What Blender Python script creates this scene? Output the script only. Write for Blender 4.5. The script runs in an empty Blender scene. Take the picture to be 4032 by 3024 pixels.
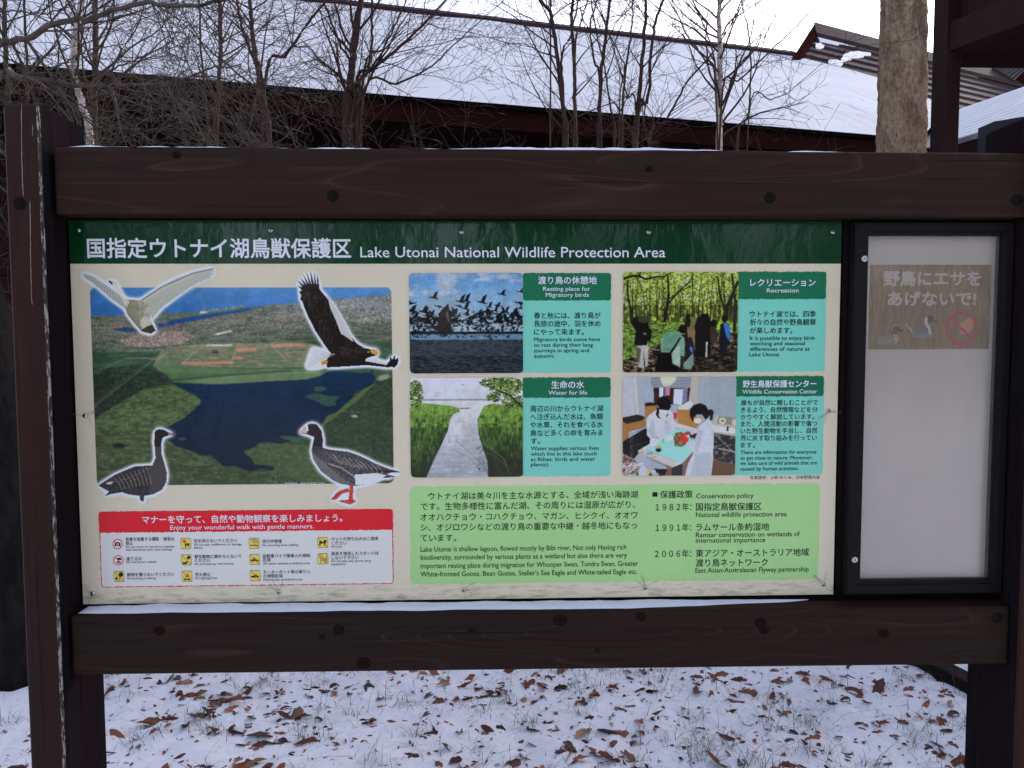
import bpy, bmesh, math, random
import numpy as np
from mathutils import Vector, Matrix

SC = bpy.context.scene
COL = SC.collection
# ------------------------------------------------------------------ camera
F = 3024.0; CX, CY = 2016.0, 1512.0
YAW, PITCH, ROLL = 0.03012961, -0.06146762, -0.00300503
CAM = np.array([0.06309518, -1.81284324, 1.55])
_cy, _sy, _cp, _sp = math.cos(YAW), math.sin(YAW), math.cos(PITCH), math.sin(PITCH)
FWD = np.array([_sy*_cp, _cy*_cp, _sp])
_r0 = np.array([_cy, -_sy, 0.0]); _u0 = np.cross(_r0, FWD)
RGT = _r0*math.cos(ROLL) + _u0*math.sin(ROLL)
UPV = -_r0*math.sin(ROLL) + _u0*math.cos(ROLL)
cam_d = bpy.data.cameras.new('camera'); cam_d.sensor_width = 36; cam_d.lens = 27
cam_d.clip_start = 0.05; cam_d.clip_end = 500
cam = bpy.data.objects.new('camera', cam_d); COL.objects.link(cam)
M = Matrix(((RGT[0], UPV[0], -FWD[0]), (RGT[1], UPV[1], -FWD[1]), (RGT[2], UPV[2], -FWD[2]))).to_4x4()
M.translation = Vector(CAM)
cam.matrix_world = M
SC.camera = cam
# ------------------------------------------------------------------ light
SUN_EL, SUN_AZ = math.radians(22), math.radians(46)      # low winter sun behind thick cloud, off to the right beyond the building
w = bpy.data.worlds.new('World'); SC.world = w; w.use_nodes = True
nt = w.node_tree; nt.nodes.clear()
sky = nt.nodes.new('ShaderNodeTexSky'); sky.sky_type = 'NISHITA'; sky.sun_disc = False
sky.sun_elevation = SUN_EL; sky.sun_rotation = SUN_AZ
sky.air_density = 1.0; sky.dust_density = 2.4; sky.ozone_density = 1.5
hs = nt.nodes.new('ShaderNodeHueSaturation'); hs.inputs['Saturation'].default_value = 0.66
bg = nt.nodes.new('ShaderNodeBackground'); bg.inputs['Strength'].default_value = 0.13
ow = nt.nodes.new('ShaderNodeOutputWorld')
nt.links.new(sky.outputs[0], hs.inputs['Color']); tn = nt.nodes.new('ShaderNodeMix'); tn.data_type = 'RGBA'; tn.blend_type = 'MULTIPLY'; tn.inputs[0].default_value = 1; tn.inputs[7].default_value = (1.0, .955, 1.05, 1)
nt.links.new(hs.outputs[0], tn.inputs[6]); nt.links.new(tn.outputs[2], bg.inputs[0]); nt.links.new(bg.outputs[0], ow.inputs[0])
sd = bpy.data.lights.new('sun', 'SUN'); sd.energy = 0.5; sd.angle = math.radians(30); sd.color = (1, .95, .9)
so = bpy.data.objects.new('sun', sd); COL.objects.link(so)
sdir = Vector((math.sin(SUN_AZ)*math.cos(SUN_EL), math.cos(SUN_AZ)*math.cos(SUN_EL), math.sin(SUN_EL)))
so.rotation_euler = sdir.to_track_quat('Z', 'Y').to_euler(); so.location = (0, 0, 12)
SC.view_settings.view_transform = 'Standard'; SC.view_settings.look = 'None'
SC.view_settings.exposure = 1.62; SC.view_settings.gamma = 1
SC.cycles.max_bounces = 6; SC.cycles.transparent_max_bounces = 12
# ------------------------------------------------------------------ helpers
def ray(px, py): return FWD + RGT*((px-CX)/F) + UPV*((CY-py)/F)
def PY(px, py, Y): d = ray(px, py); return CAM + d*((Y-CAM[1])/d[1])
def PZ(px, py, Z): d = ray(px, py); return CAM + d*((Z-CAM[2])/d[2])
def pj(X, Y, Z):
    qx, qy, qz = X-CAM[0], Y-CAM[1], Z-CAM[2]
    d = qx*FWD[0]+qy*FWD[1]+qz*FWD[2]
    return CX+F*(qx*RGT[0]+qy*RGT[1]+qz*RGT[2])/d, CY-F*(qx*UPV[0]+qy*UPV[1]+qz*UPV[2])/d
class Crop:                                      # a measured window of the board: its pixels back to board metres
    def __init__(s, x0, y0, k): s.x0, s.y0, s.k = x0, y0, k
    def full(s, x, y): return s.x0+x/s.k, s.y0+y/s.k
    def B(s, x, y):
        p = PY(*s.full(x, y), 0.0); return p[0], p[2]
    def inv(s, X, Z):
        fx, fy = pj(X, 0.0*X, Z); return (fx-s.x0)*s.k, (fy-s.y0)*s.k
ORG = {}
def lin(c): c = c/255.0; return c/12.92 if c <= .04045 else ((c+.055)/1.055)**2.4
def S(r, g, b): return (lin(r), lin(g), lin(b), 1)
GAIN = (1.62, 1.46, 1.14)
def A(r, g, b): return tuple(min(.88, lin(v)*k) for v, k in zip((r, g, b), GAIN))+(1,)
def tag(o, label=None, cat=None, group=None, kind=None):
    if label: o['label'] = label
    if cat: o['category'] = cat
    if group: o['group'] = group
    if kind: o['kind'] = kind
    return o
def thing(name, loc, label, cat, group=None):
    o = bpy.data.objects.new(name, None); COL.objects.link(o); o.location = loc
    o.empty_display_size = .1
    ORG[o.name] = np.array(loc, float); return tag(o, label, cat, group)
def build(name, verts, faces, mat, parent=None, smooth=False, mats=None, fmat=None, cols=None):
    v = np.asarray(verts, float).reshape(-1, 3)
    if parent is not None: v = v-ORG[parent.name]
    me = bpy.data.meshes.new(name)
    me.from_pydata(v.tolist(), [], faces if isinstance(faces, list) else faces.tolist())
    for m in (mats or [mat]): me.materials.append(m)
    if fmat is not None: me.polygons.foreach_set('material_index', fmat)
    if smooth: me.polygons.foreach_set('use_smooth', [True]*len(me.polygons))
    if cols is not None:
        ca = me.color_attributes.new('Col', 'FLOAT_COLOR', 'POINT')
        ca.data.foreach_set('color', np.asarray(cols, np.float32).ravel())
    me.update()
    o = bpy.data.objects.new(name, me); COL.objects.link(o)
    if parent is not None: o.parent = parent
    ORG[o.name] = np.zeros(3) if parent is None else ORG[parent.name]
    return o
class MB:
    def __init__(s): s.v, s.f, s.m = [], [], []
    def add(s, v, f, m=0):
        n = len(s.v); s.v += [tuple(p) for p in v]
        for q in f: s.f.append([i+n for i in q]); s.m.append(m)
    def hexa(s, p, m=0):                         # 8 points: bottom ring then top ring, counter-clockwise from above
        s.add(p, [(3, 2, 1, 0), (4, 5, 6, 7), (0, 1, 5, 4), (1, 2, 6, 5), (2, 3, 7, 6), (3, 0, 4, 7)], m)
    def box(s, x0, x1, y0, y1, z0, z1, m=0):
        s.hexa([(x0, y0, z0), (x1, y0, z0), (x1, y1, z0), (x0, y1, z0), (x0, y0, z1), (x1, y0, z1), (x1, y1, z1), (x0, y1, z1)], m)
    def go(s, name, mat, parent=None, smooth=False, mats=None):
        return build(name, s.v, s.f, mat, parent, smooth, mats, s.m if mats else None)
def bev(o, w=.004, seg=2):
    m = o.modifiers.new('bevel', 'BEVEL'); m.width = w; m.segments = seg; m.limit_method = 'ANGLE'; m.angle_limit = math.radians(40)
    m.harden_normals = False; return o
def tube(mb, pts, rad, n=6, cap=True, m=0):
    pts = [np.asarray(p, float) for p in pts]; k = len(pts)
    ref = np.array([.31, .17, .93]); vs = []
    for i in range(k):
        t = pts[min(i+1, k-1)]-pts[max(i-1, 0)]; t = t/(np.linalg.norm(t)+1e-9)
        a = np.cross(t, ref if abs(t@ref) < .95 else np.array([1., 0, 0])); a /= np.linalg.norm(a); b = np.cross(t, a)
        for j in range(n):
            q = 2*math.pi*j/n; vs.append(pts[i]+(a*math.cos(q)+b*math.sin(q))*rad[i])
    fs = []
    for i in range(k-1):
        for j in range(n):
            fs.append((i*n+j, i*n+(j+1) % n, (i+1)*n+(j+1) % n, (i+1)*n+j))
    if cap: fs.append(tuple(range(n-1, -1, -1))); fs.append(tuple((k-1)*n+j for j in range(n)))
    mb.add(vs, fs, m)
def vnoise(x, y, seed=0):
    r = np.random.RandomState(seed).rand(256, 256)
    xi = np.floor(x).astype(int); yi = np.floor(y).astype(int); fx = x-xi; fy = y-yi
    fx = fx*fx*(3-2*fx); fy = fy*fy*(3-2*fy)
    g = lambda a, b: r[b % 256, a % 256]
    return (g(xi, yi)*(1-fx)+g(xi+1, yi)*fx)*(1-fy)+(g(xi, yi+1)*(1-fx)+g(xi+1, yi+1)*fx)*fy
def fbm(x, y, seed=0, o=4):
    s = 0; a = .5; t = 0
    for i in range(o): s = s+a*vnoise(x*2**i, y*2**i, seed+i); t += a; a *= .55
    return s/t
# ------------------------------------------------------------------ materials
class N:
    def __init__(s, name):
        s.m = bpy.data.materials.new(name); s.m.use_nodes = True; s.t = s.m.node_tree
        s.b = s.t.nodes['Principled BSDF']
    def n(s, t, **k):
        d = s.t.nodes.new(t)
        for a, v in k.items(): setattr(d, a, v)
        return d
    def l(s, a, b): s.t.links.new(a, b)
    def obj(s, scale=(1, 1, 1), rot=(0, 0, 0)):
        c = s.n('ShaderNodeTexCoord'); mp = s.n('ShaderNodeMapping'); mp.inputs['Scale'].default_value = scale
        mp.inputs['Rotation'].default_value = rot; s.l(c.outputs['Object'], mp.inputs[0]); return mp.outputs[0]
    def noise(s, vec, scale, detail=4, rough=.55, dist=0):
        d = s.n('ShaderNodeTexNoise'); d.inputs['Scale'].default_value = scale; d.inputs['Detail'].default_value = detail
        d.inputs['Roughness'].default_value = rough; d.inputs['Distortion'].default_value = dist
        if vec is not None: s.l(vec, d.inputs['Vector'])
        return d.outputs['Fac']
    def ramp(s, fac, stops, interp='LINEAR'):
        d = s.n('ShaderNodeValToRGB'); cr = d.color_ramp; cr.interpolation = interp
        while len(cr.elements) < len(stops): cr.elements.new(.5)
        for e, (p, c) in zip(cr.elements, stops):
            e.position = p; e.color = c if len(c) == 4 else tuple(c)+(1,)
        s.l(fac, d.inputs[0]); return d.outputs[0]
    def math(s, op, a, b=None, c=None):
        d = s.n('ShaderNodeMath', operation=op)
        for i, v in enumerate((a, b, c)):
            if v is None: continue
            if isinstance(v, (int, float)): d.inputs[i].default_value = v
            else: s.l(v, d.inputs[i])
        return d.outputs[0]
    def mix(s, fac, a, b, blend='MIX'):
        d = s.n('ShaderNodeMix', data_type='RGBA', blend_type=blend)
        for sock, v in ((d.inputs[0], fac), (d.inputs[6], a), (d.inputs[7], b)):
            if isinstance(v, (int, float)): sock.default_value = v
            elif isinstance(v, tuple): sock.default_value = v if len(v) == 4 else v+(1,)
            else: s.l(v, sock)
        return d.outputs[2]
    def set(s, col=None, rough=None, spec=None, bump=None, bs=.2, bd=.01):
        b = s.b
        for nm, v in (('Base Color', col), ('Roughness', rough), ('Specular IOR Level', spec)):
            if v is None: continue
            if isinstance(v, (int, float)): b.inputs[nm].default_value = v
            elif isinstance(v, tuple): b.inputs[nm].default_value = v if len(v) == 4 else v+(1,)
            else: s.l(v, b.inputs[nm])
        if bump is not None:
            d = s.n('ShaderNodeBump'); d.inputs['Strength'].default_value = bs; d.inputs['Distance'].default_value = bd
            s.l(bump, d.inputs['Height']); s.l(d.outputs[0], b.inputs['Normal'])
        return s.m
def plain(name, c, rough=.5, spec=.5, var=.12, sc=60):
    n = N(name); v = n.obj(); f = n.noise(v, sc, 4)
    c = c[:3]; lo = tuple(x*(1-var) for x in c); hi = tuple(min(1, x*(1+var)) for x in c)
    return n.set(n.ramp(f, [(.3, lo), (.7, hi)]), rough, spec)
def wood(name, base, line, axis='x', knot=1.0, rough=.5, freq=9.0, seed=0.0, spec=.1):
    n = N(name)
    sc = {'x': (.55, 5, 5), 'z': (5, 5, .55), 'y': (5, .55, 5)}[axis]
    v = n.obj(sc); mp2 = n.n('ShaderNodeVectorMath', operation='ADD'); mp2.inputs[1].default_value = (seed, seed*.7, seed*.3)
    n.l(v, mp2.inputs[0]); v = mp2.outputs[0]
    f = n.noise(v, 1.1, 2, .45, .5)
    vo = n.n('ShaderNodeTexVoronoi'); vo.inputs['Scale'].default_value = 1.0; n.l(v, vo.inputs['Vector'])
    kd = n.math('MAXIMUM', n.math('SUBTRACT', .34, vo.outputs['Distance']), 0.0)
    f2 = n.math('ADD', f, n.math('MULTIPLY', kd, 1.1*knot))
    fr = n.math('FRACT', n.math('MULTIPLY', f2, freq))
    thin = n.ramp(fr, [(0, (1, 1, 1)), (.035, (.4, .4, .4)), (.16, (0, 0, 0)), (.95, (0, 0, 0)), (1, (.8, .8, .8))])
    brk = n.noise(v, 3.0, 3); thin2 = n.math('MULTIPLY', thin, n.ramp(brk, [(.34, (.12, .12, .12)), (.55, (1, 1, 1))]))
    fine = n.noise(n.obj({'x': (2, 90, 90), 'z': (90, 90, 2), 'y': (90, 2, 90)}[axis]), 1.5, 4, .6)
    big = n.noise(v, 1.7, 3)
    b0 = tuple(x*.72 for x in base); b1 = tuple(x*1.25 for x in base)
    c = n.ramp(fine, [(.3, b0), (.7, b1)])
    c = n.mix(n.ramp(big, [(.4, (0, 0, 0)), (.75, (.8, .8, .8))]), c, tuple(x*y for x, y in zip(base, (1.5, .9, .8))))
    c = n.mix(n.math('MULTIPLY', thin2, .55), c, line)
    ck = n.noise(n.obj({'x': (1.6, 150, 150), 'z': (150, 150, 1.6), 'y': (150, 1.6, 150)}[axis]), .9, 2, .5)
    c = n.mix(n.ramp(ck, [(.66, (0, 0, 0)), (.72, (.75, .75, .75))]), c, tuple(x*.3 for x in base))
    c = n.mix(n.ramp(ck, [(.27, (.45, .45, .45)), (.33, (0, 0, 0))]), c, tuple(x*y for x, y in zip(base, (2.4, 2.2, 2.1))))
    dk = n.ramp(vo.outputs['Distance'], [(.05, (1, 1, 1)), (.1, (0, 0, 0))])
    c = n.mix(n.math('MULTIPLY', dk, .7*knot), c, tuple(x*.35 for x in base))
    return n.set(c, rough, spec, bump=n.math('ADD', n.math('MULTIPLY', fine, .5), thin2), bs=.25, bd=.002)
# ------------------------------------------------------------------ material set
BROWN = (.0268, .0152, .0098)
M_beam = wood('stained_beam_wood', BROWN, (.10, .045, .031), 'x', 1.0, .6, 10)
M_beam2 = wood('stained_lower_beam_wood', (.0225, .0132, .0085), (.075, .035, .024), 'x', 1.3, .6, 18, 3.7)
M_post = wood('stained_post_wood', (.027, .0145, .0097), (.05, .022, .016), 'z', .3, .55, 6, 1.3)
M_plank = wood('backing_plank_wood', (.008, .005, .0042), (.015, .009, .007), 'x', .6, .6, 9, 5.1)
M_cap = plain('bolt_cap_plastic', (.0130, .0095, .0092), .8, .03)
n = N('chipped_paint'); f = n.noise(n.obj((90, 90, 16)), 2.0, 5, .7)
M_chip = n.set(n.ramp(f, [(.465, (.022, .012, .009)), (.52, (.34, .29, .24))], 'CONSTANT'), .7)
n = N('snow'); v = n.obj(); f = n.noise(v, 6, 5); g = n.noise(v, 420, 2)
M_snow = n.set(n.ramp(f, [(.3, (.74, .75, .80)), (.7, (.82, .83, .86))]), .75, .25, bump=n.math('ADD', n.math('MULTIPLY', f, 2.0), n.math('MULTIPLY', g, .12)), bs=.35, bd=.008)
M_snow.node_tree.nodes['Principled BSDF'].inputs['Subsurface Weight'].default_value = 0.0
n = N('roof_snow'); v = n.obj(); f = n.noise(n.obj((.5, .9, .9)), 1.2, 5, .6); g = n.noise(v, 3, 4, .6)
c = n.ramp(f, [(.3, (.60, .61, .615)), (.7, (.72, .725, .72))]); c = n.mix(n.ramp(g, [(.62, (0, 0, 0)), (.8, (.35, .35, .35))]), c, (.50, .50, .52))
M_rsnow = n.set(c, .8, .15, bump=f, bs=.5, bd=.05)
n = N('ground_snow'); v = n.obj(); f = n.noise(v, 6, 5); g = n.noise(v, 420, 2); h = n.noise(v, 17, 5, .65); k = n.noise(v, 75, 4, .7)
c = n.ramp(f, [(.3, (.78, .78, .80)), (.7, (.87, .87, .88))]); c = n.mix(n.math('MULTIPLY', n.ramp(h, [(.54, (0, 0, 0)), (.68, (1, 1, 1))]), n.ramp(k, [(.46, (0, 0, 0)), (.62, (.6, .6, .6))])), c, (.30, .27, .22))
M_ground = n.set(c, .75, .2, bump=n.math('ADD', n.math('MULTIPLY', h, 1.5), n.math('MULTIPLY', g, .12)), bs=.5, bd=.012)
def gloss_print(name, vcol=None):
    n = N(name); v = n.obj()
    wv = n.noise(n.obj((9, 9, 4)), 2.2, 3, .5, .3)
    dust = n.noise(v, 14, 5, .65); spk = n.noise(v, 260, 2)
    if vcol is None:
        a = n.n('ShaderNodeAttribute'); a.attribute_name = 'Col'; c = a.outputs['Color']
    else: c = n.ramp(n.noise(v, 3.5, 5, .6), [(.3, tuple(x*.95 for x in vcol[:3])), (.7, tuple(min(1, x*1.04) for x in vcol[:3]))])
    c = n.mix(n.ramp(dust, [(.55, (0, 0, 0)), (.85, (.03, .03, .03))]), c, (.35, .34, .32))
    c = n.mix(n.ramp(spk, [(.66, (0, 0, 0)), (.74, (.06, .06, .06))]), c, (.12, .11, .1))
    return n.set(c, n.math('ADD', n.math('MULTIPLY', dust, .12),   .06), .22, bump=wv, bs=.12, bd=.012)
M_print = gloss_print('printed_laminate')
def col_mat(name, rgb): return gloss_print(name, A(*rgb))
n = N('cream_laminate'); v = n.obj(); f = n.noise(v, 3, 6, .65); g = n.noise(v, 45, 4, .7)
c = n.ramp(f, [(.3, A(188, 184, 170)), (.7, A(196, 191, 179))])
c = n.mix(n.ramp(g, [(.60, (0, 0, 0)), (.80, (.22, .22, .22))]), c, (.30, .28, .22))
sx = n.n('ShaderNodeSeparateXYZ'); n.l(n.obj(), sx.inputs[0])
low = n.ramp(n.math('ADD', sx.outputs[2], n.math('MULTIPLY', g, .05)), [(.035, (1, 1, 1)), (.075, (0, 0, 0))])
c = n.mix(n.math('MULTIPLY', low, n.ramp(n.noise(n.obj((12, 12, 60)), 1.5, 5, .7), [(.48, (0, 0, 0)), (.7, (.75, .75, .75))])), c, (.22, .19, .11))
wv = n.noise(n.obj((9, 9, 4)), 2.2, 3, .5, .3)
M_cream = n.set(c, n.math('ADD', n.math('MULTIPLY', f, .12), .1), .5, bump=wv, bs=.1, bd=.01)
M_hdr = col_mat('dark_green_print', (4, 50, 28)); M_hdr.node_tree.nodes['Principled BSDF'].inputs['Specular IOR Level'].default_value = .42; M_hdr.node_tree.nodes['Bump'].inputs['Strength'].default_value = .17; M_card = col_mat('teal_print', (108, 188, 180)); M_chd = col_mat('green_header_print', (26, 100, 74))
M_lg = col_mat('pale_green_print', (146, 194, 134)); M_red = col_mat('red_print', (200, 26, 42)); M_bx = col_mat('white_print', (198, 199, 208))
M_wt = col_mat('white_ink', (232, 234, 236)); M_dk = col_mat('dark_ink', (8, 12, 16))
def metal(name, c, rough):
    n = N(name); n.b.inputs['Metallic'].default_value = 1
    return n.set(n.ramp(n.noise(n.obj(), 120, 4), [(.3, tuple(x*.8 for x in c)), (.7, c)]), rough)
M_steel = metal('screw_steel', (.62, .6, .57), .25)
M_alu = plain('dark_aluminium_frame', (.0115, .0085, .0082), .6, .12, .15, 90)
M_wallw = wood('dark_red_brown_siding', (.016, .006, .0045), (.024, .009, .007), 'x', .1, .6, 5, 2.2)
M_fascia = wood('brown_fascia_board', (.022, .009, .007), (.03, .0125, .010), 'x', .1, .6, 6, 7.0, 0)
M_gut = plain('black_gutter', (.006, .005, .005), .7, .0)
n = N('brown_ribbed_metal'); M_rib = n.set(n.ramp(n.noise(n.obj(), 7, 5), [(.3, (.022, .0125, .0145)), (.7, (.042, .026, .029))]), .65, .05)
n = N('grey_ribbed_metal'); M_rib2 = n.set(n.ramp(n.noise(n.obj(), 5, 5), [(.3, (.10, .085, .085)), (.7, (.2, .18, .18))]), .5, .5)
M_porch = wood('porch_timber', (.019, .0085, .0065), (.03, .015, .012), 'z', .2, .5, 5, 9.0)
M_dark = plain('dark_slate_panel', (.005, .0065, .007), .7)
def bark(name, lo, hi, sc=(14, 14, 5), lich=None, snow=True, bs=.6):
    n = N(name); v = n.obj(sc); f = n.noise(v, 1.6, 6, .65, .6); c = n.ramp(f, [(.3, lo), (.62, hi)])
    if lich: c = n.mix(n.ramp(n.noise(n.obj((3, 3, 3)), 2.4, 4, .6), [(.55, (0, 0, 0)), (.66, (.7, .7, .7))]), c, lich)
    if snow:
        g = n.n('ShaderNodeNewGeometry'); s = n.n('ShaderNodeSeparateXYZ'); n.l(g.outputs['Normal'], s.inputs[0])
        k = n.math('MULTIPLY', n.ramp(s.outputs[2], [(.75, (0, 0, 0)), (.97, (1, 1, 1))]), n.ramp(n.noise(n.obj(), 9, 4), [(.45, (0, 0, 0)), (.65, (.8, .8, .8))]))
        c = n.mix(k, c, (.75, .77, .82))
    return n.set(c, .85, .2, bump=f, bs=bs, bd=.02)
M_bk1 = bark('grey_brown_bark', (.036, .021, .0145), (.105, .066, .046))
M_bk2 = bark('dark_red_twig_bark', (.032, .0155, .012), (.082, .041, .030))
M_bk3 = bark('olive_brown_bark', (.03, .023, .016), (.085, .066, .046), lich=(.08, .085, .055))
M_bk4 = bark('pale_branch_bark', (.045, .032, .024), (.14, .108, .08), lich=(.06, .064, .042))
n = N('birch_bark'); f = n.noise(n.obj((6, 6, 40)), 1.6, 5, .6); g = n.noise(n.obj((7, 7, 5)), 1.5, 4, .6)
c = n.ramp(g, [(.35, (.36, .26, .20)), (.6, (.62, .53, .46))]); c = n.mix(n.ramp(f, [(.58, (0, 0, 0)), (.68, (1, 1, 1))]), c, (.07, .045, .035))
M_birch = n.set(c, .7, .3, bump=f, bs=.3, bd=.004)
n = N('larch_bark'); v = n.obj((15, 15, 7)); f = n.noise(v, 1.5, 8, .7, 1.2); g = n.noise(n.obj((48, 48, 20)), 1.7, 6, .7, 1.8)
c = n.ramp(f, [(.32, (.12, .066, .042)), (.46, (.42, .275, .18)), (.56, (.56, .41, .28)), (.70, (.70, .56, .40))])
c = n.mix(n.ramp(g, [(.40, (1, 1, 1)), (.47, (0, 0, 0))]), c, (.085, .046, .032))
c = n.mix(n.ramp(n.noise(n.obj((5, 5, 2.5)), 1.2, 3, .5), [(.45, (0, 0, 0)), (.62, (.25, .25, .25))]), c, (.55, .46, .36))
c = n.mix(n.ramp(n.noise(n.obj((5, 5, 4)), 1.9, 5, .7), [(.60, (0, 0, 0)), (.66, (.6, .6, .6))]), c, (.40, .37, .18))
c = n.mix(.12, c, (.80, .66, .48))
c = n.mix(n.ramp(n.noise(n.obj((4, 4, 2.2)), 1.5, 4, .6, .8), [(.46, (0, 0, 0)), (.6, (.62, .62, .62))]), c, (.17, .105, .07))
c = n.mix(n.ramp(n.noise(n.obj((70, 70, 34)), 1.4, 3, .6, 1.0), [(.60, (0, 0, 0)), (.67, (.8, .8, .8))]), c, (.085, .046, .032))
c = n.mix(1.0, c, (1.0, .93, .84), 'MULTIPLY'); c = n.mix(1.0, c, (1.12, 1.12, 1.12), 'MULTIPLY')
M_larch = n.set(c, .9, .1, bump=n.math('ADD', f, n.math('MULTIPLY', g, .8)), bs=.9, bd=.03)
n = N('stand_in_dark_bark'); f = n.noise(n.obj((10, 10, 4)), 1.6, 6, .65, .6); M_old = n.set(n.ramp(f, [(.3, (.006, .005, .005)), (.7, (.024, .020, .018))]), .9, .1, bump=f, bs=.7, bd=.03)  # near black so the added left trunk stands in for a lens blur
# ------------------------------------------------------------------ ground, building, porch, trunk
HE = 3.8
def fit_line(pts):
    p = np.array(pts); m_, c_ = np.polyfit(p[:, 0], p[:, 1], 1); return m_, c_
em, ec = fit_line([PZ(a, b, HE) for a, b in [(209, 288), (1300, 376), (2040, 430), (2700, 487), (3455, 551)]])
EX = np.array([1, em])/math.hypot(1, em)                       # along the eave, to the right
EN = np.array([-em, 1])/math.hypot(1, em)                      # away from the camera
E0 = np.array([0, ec])
TP = math.tan(math.radians(30.2))
def roofA(s, t, lift=0.0):                                       # s metres along the eave, t metres in from it
    p = E0+EX*s+EN*t; return (p[0], p[1], HE+TP*t+lift)
def onA(px, py):
    d = ray(px, py); k = (HE+TP*((CAM[:2]-E0)@EN)-CAM[2])/(d[2]-TP*(d[:2]@EN)); q = CAM+d*k
    return (q[:2]-E0)@EX, (q[:2]-E0)@EN
# snow ground: one sheet, fine under the sign, coarse out to the horizon
xs = np.r_[-90, -50, -25, -12, -7, -4.5, -3.2, np.arange(-2.6, 2.9, .02), 3.4, 4.2, 6, 9, 14, 26, 50, 90]
ys = np.r_[-60, -30, -14, -7, -4, -2.4, -1.2, -.4, np.arange(.2, 2.3, .02), 2.6, 3.2, 4, 5.5, 8, 12, 20, 40, 90]
GXX, GYY = np.meshgrid(xs, ys)
def gz(x, y): 
    return .05*(fbm(x*1.6+9, y*1.6+4, 3, 3)-.5)+.045*(fbm(x*6+1, y*6+2, 5, 3)-.5)+.014*(vnoise(x*24, y*24, 8)-.5)
Z = gz(GXX, GYY)
V = np.stack([GXX, GYY, Z], -1).reshape(-1, 3); nx = len(xs); ny = len(ys)
ii = (np.arange(ny-1)[:, None]*nx+np.arange(nx-1)[None, :]).ravel()
build('ground', V, np.stack([ii, ii+1, ii+nx+1, ii+nx], 1), M_ground, smooth=True)['kind'] = 'structure'

hall = thing('lodge_building', (0, 8, 0), 'long dark brown lodge with a snow covered roof behind the bare trees', 'building')
rx0 = -9.0
rcorner = onA(3600, 563)[0]
ridge_t = np.mean([onA(a, b)[1] for a, b in [(1300, 22), (2173, 117), (2700, 190), (3151, 240)]])
s_end = onA(3154, 238)[0]
def eb(mb, s0, s1, n0, n1, z0, z1):
    q = lambda s, t, z: tuple(E0+EX*s+EN*t)+(z,)
    mb.hexa([q(s0, n0, z0), q(s1, n0, z0), q(s1, n1, z0), q(s0, n1, z0), q(s0, n0, z1), q(s1, n0, z1), q(s1, n1, z1), q(s0, n1, z1)])
cut = sorted([onA(*p)[::-1] for p in ((3154, 238), (3300, 276), (3458, 318), (3636, 392), (3690, 420), (3705, 480))])
ct = [-.02]+[c[0] for c in cut]; cs = [rcorner+.05]+[c[1] for c in cut]
SM = lambda t: np.interp(t, ct, cs)
# snow field with faint standing seams showing through near the right end
U_ = np.r_[np.linspace(0, .6, 30), np.linspace(.603, 1, 330)]; T_ = np.linspace(-.02, ridge_t, 90)
UU, TT = np.meshgrid(U_, T_); SS = rx0+(SM(TT)-rx0)*UU
seam = np.clip((SS-1.6)/2.0, 0, 1)*np.clip(1-np.abs(TT-1.1)/1.3, 0, 1)*(np.abs(((SS+.02*TT)/.26) % 1-.5) < .07)*(fbm(SS*2.3, TT*3, 77, 3) > .42)
lift = .045+.012*fbm(SS*1.2, TT*2, 21, 3)+.05*np.clip((fbm(SS*.5, TT*1.5, 23, 3)-.55)*4, 0, 1)*np.clip((TT-ridge_t+1.3)/1.2, 0, 1)-.022*seam
P_ = np.stack([E0[0]+EX[0]*SS+EN[0]*TT, E0[1]+EX[1]*SS+EN[1]*TT, HE+TP*TT+lift], -1).reshape(-1, 3)
nx = len(U_); ii = (np.arange(len(T_)-1)[:, None]*nx+np.arange(nx-1)[None, :]).ravel()
rs = build('roof_snow', P_, np.stack([ii, ii+1, ii+nx+1, ii+nx], 1), M_rsnow, hall, True)
rs['label'] = 'smooth snow blanket on the long roof'
ol = [(rx0, 0), (SM(0), 0)]+[(SM(t), t) for t in ct[1:-1] if 0 < t < ridge_t]+[(SM(ridge_t), ridge_t), (rx0, ridge_t)]
k_ = len(ol); vt = [roofA(s_, t_, .03) for s_, t_ in ol]; vb = [roofA(s_, t_, -.03) for s_, t_ in ol]
build('roof', vt+vb, [list(range(k_)), list(range(2*k_-1, k_-1, -1))]+[[i, i+k_, (i+1) % k_+k_, (i+1) % k_] for i in range(k_)], M_gut, hall)
se = float(SM(ridge_t))
mb = MB()
def slabA(mb, s0, s1, t0, t1, z0, z1):
    mb.hexa([roofA(s0, t0, z0), roofA(s1, t0, z0), roofA(s1, t1, z0), roofA(s0, t1, z0), roofA(s0, t0, z1), roofA(s1, t0, z1), roofA(s1, t1, z1), roofA(s0, t1, z1)])
slabA(mb, rx0, se, ridge_t-.04, ridge_t+.16, .03, .11); mb.go('ridge_cap', M_rib, hall)
mb = MB(); eb(mb, rx0, rcorner, -.06, -.005, HE-.012, HE+.03); mb.go('gutter', M_gut, hall)
mb = MB(); eb(mb, rx0, rcorner, -.003, .06, HE-.20, HE-.005); mb.go('fascia', M_fascia, hall)
mb = MB(); eb(mb, rx0, rcorner+1, .061, 1.5, HE-.195, HE-.03); mb.go('soffit', M_wallw, hall)
mb = MB(); eb(mb, rx0, rcorner+1, 1.3, 1.45, 0, HE-.1)
for z in np.arange(.2, HE-.35, .18): eb(mb, rx0, rcorner+1, 1.275, 1.298, z, z+.165)
mb.go('wall', M_wallw, hall)
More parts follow.
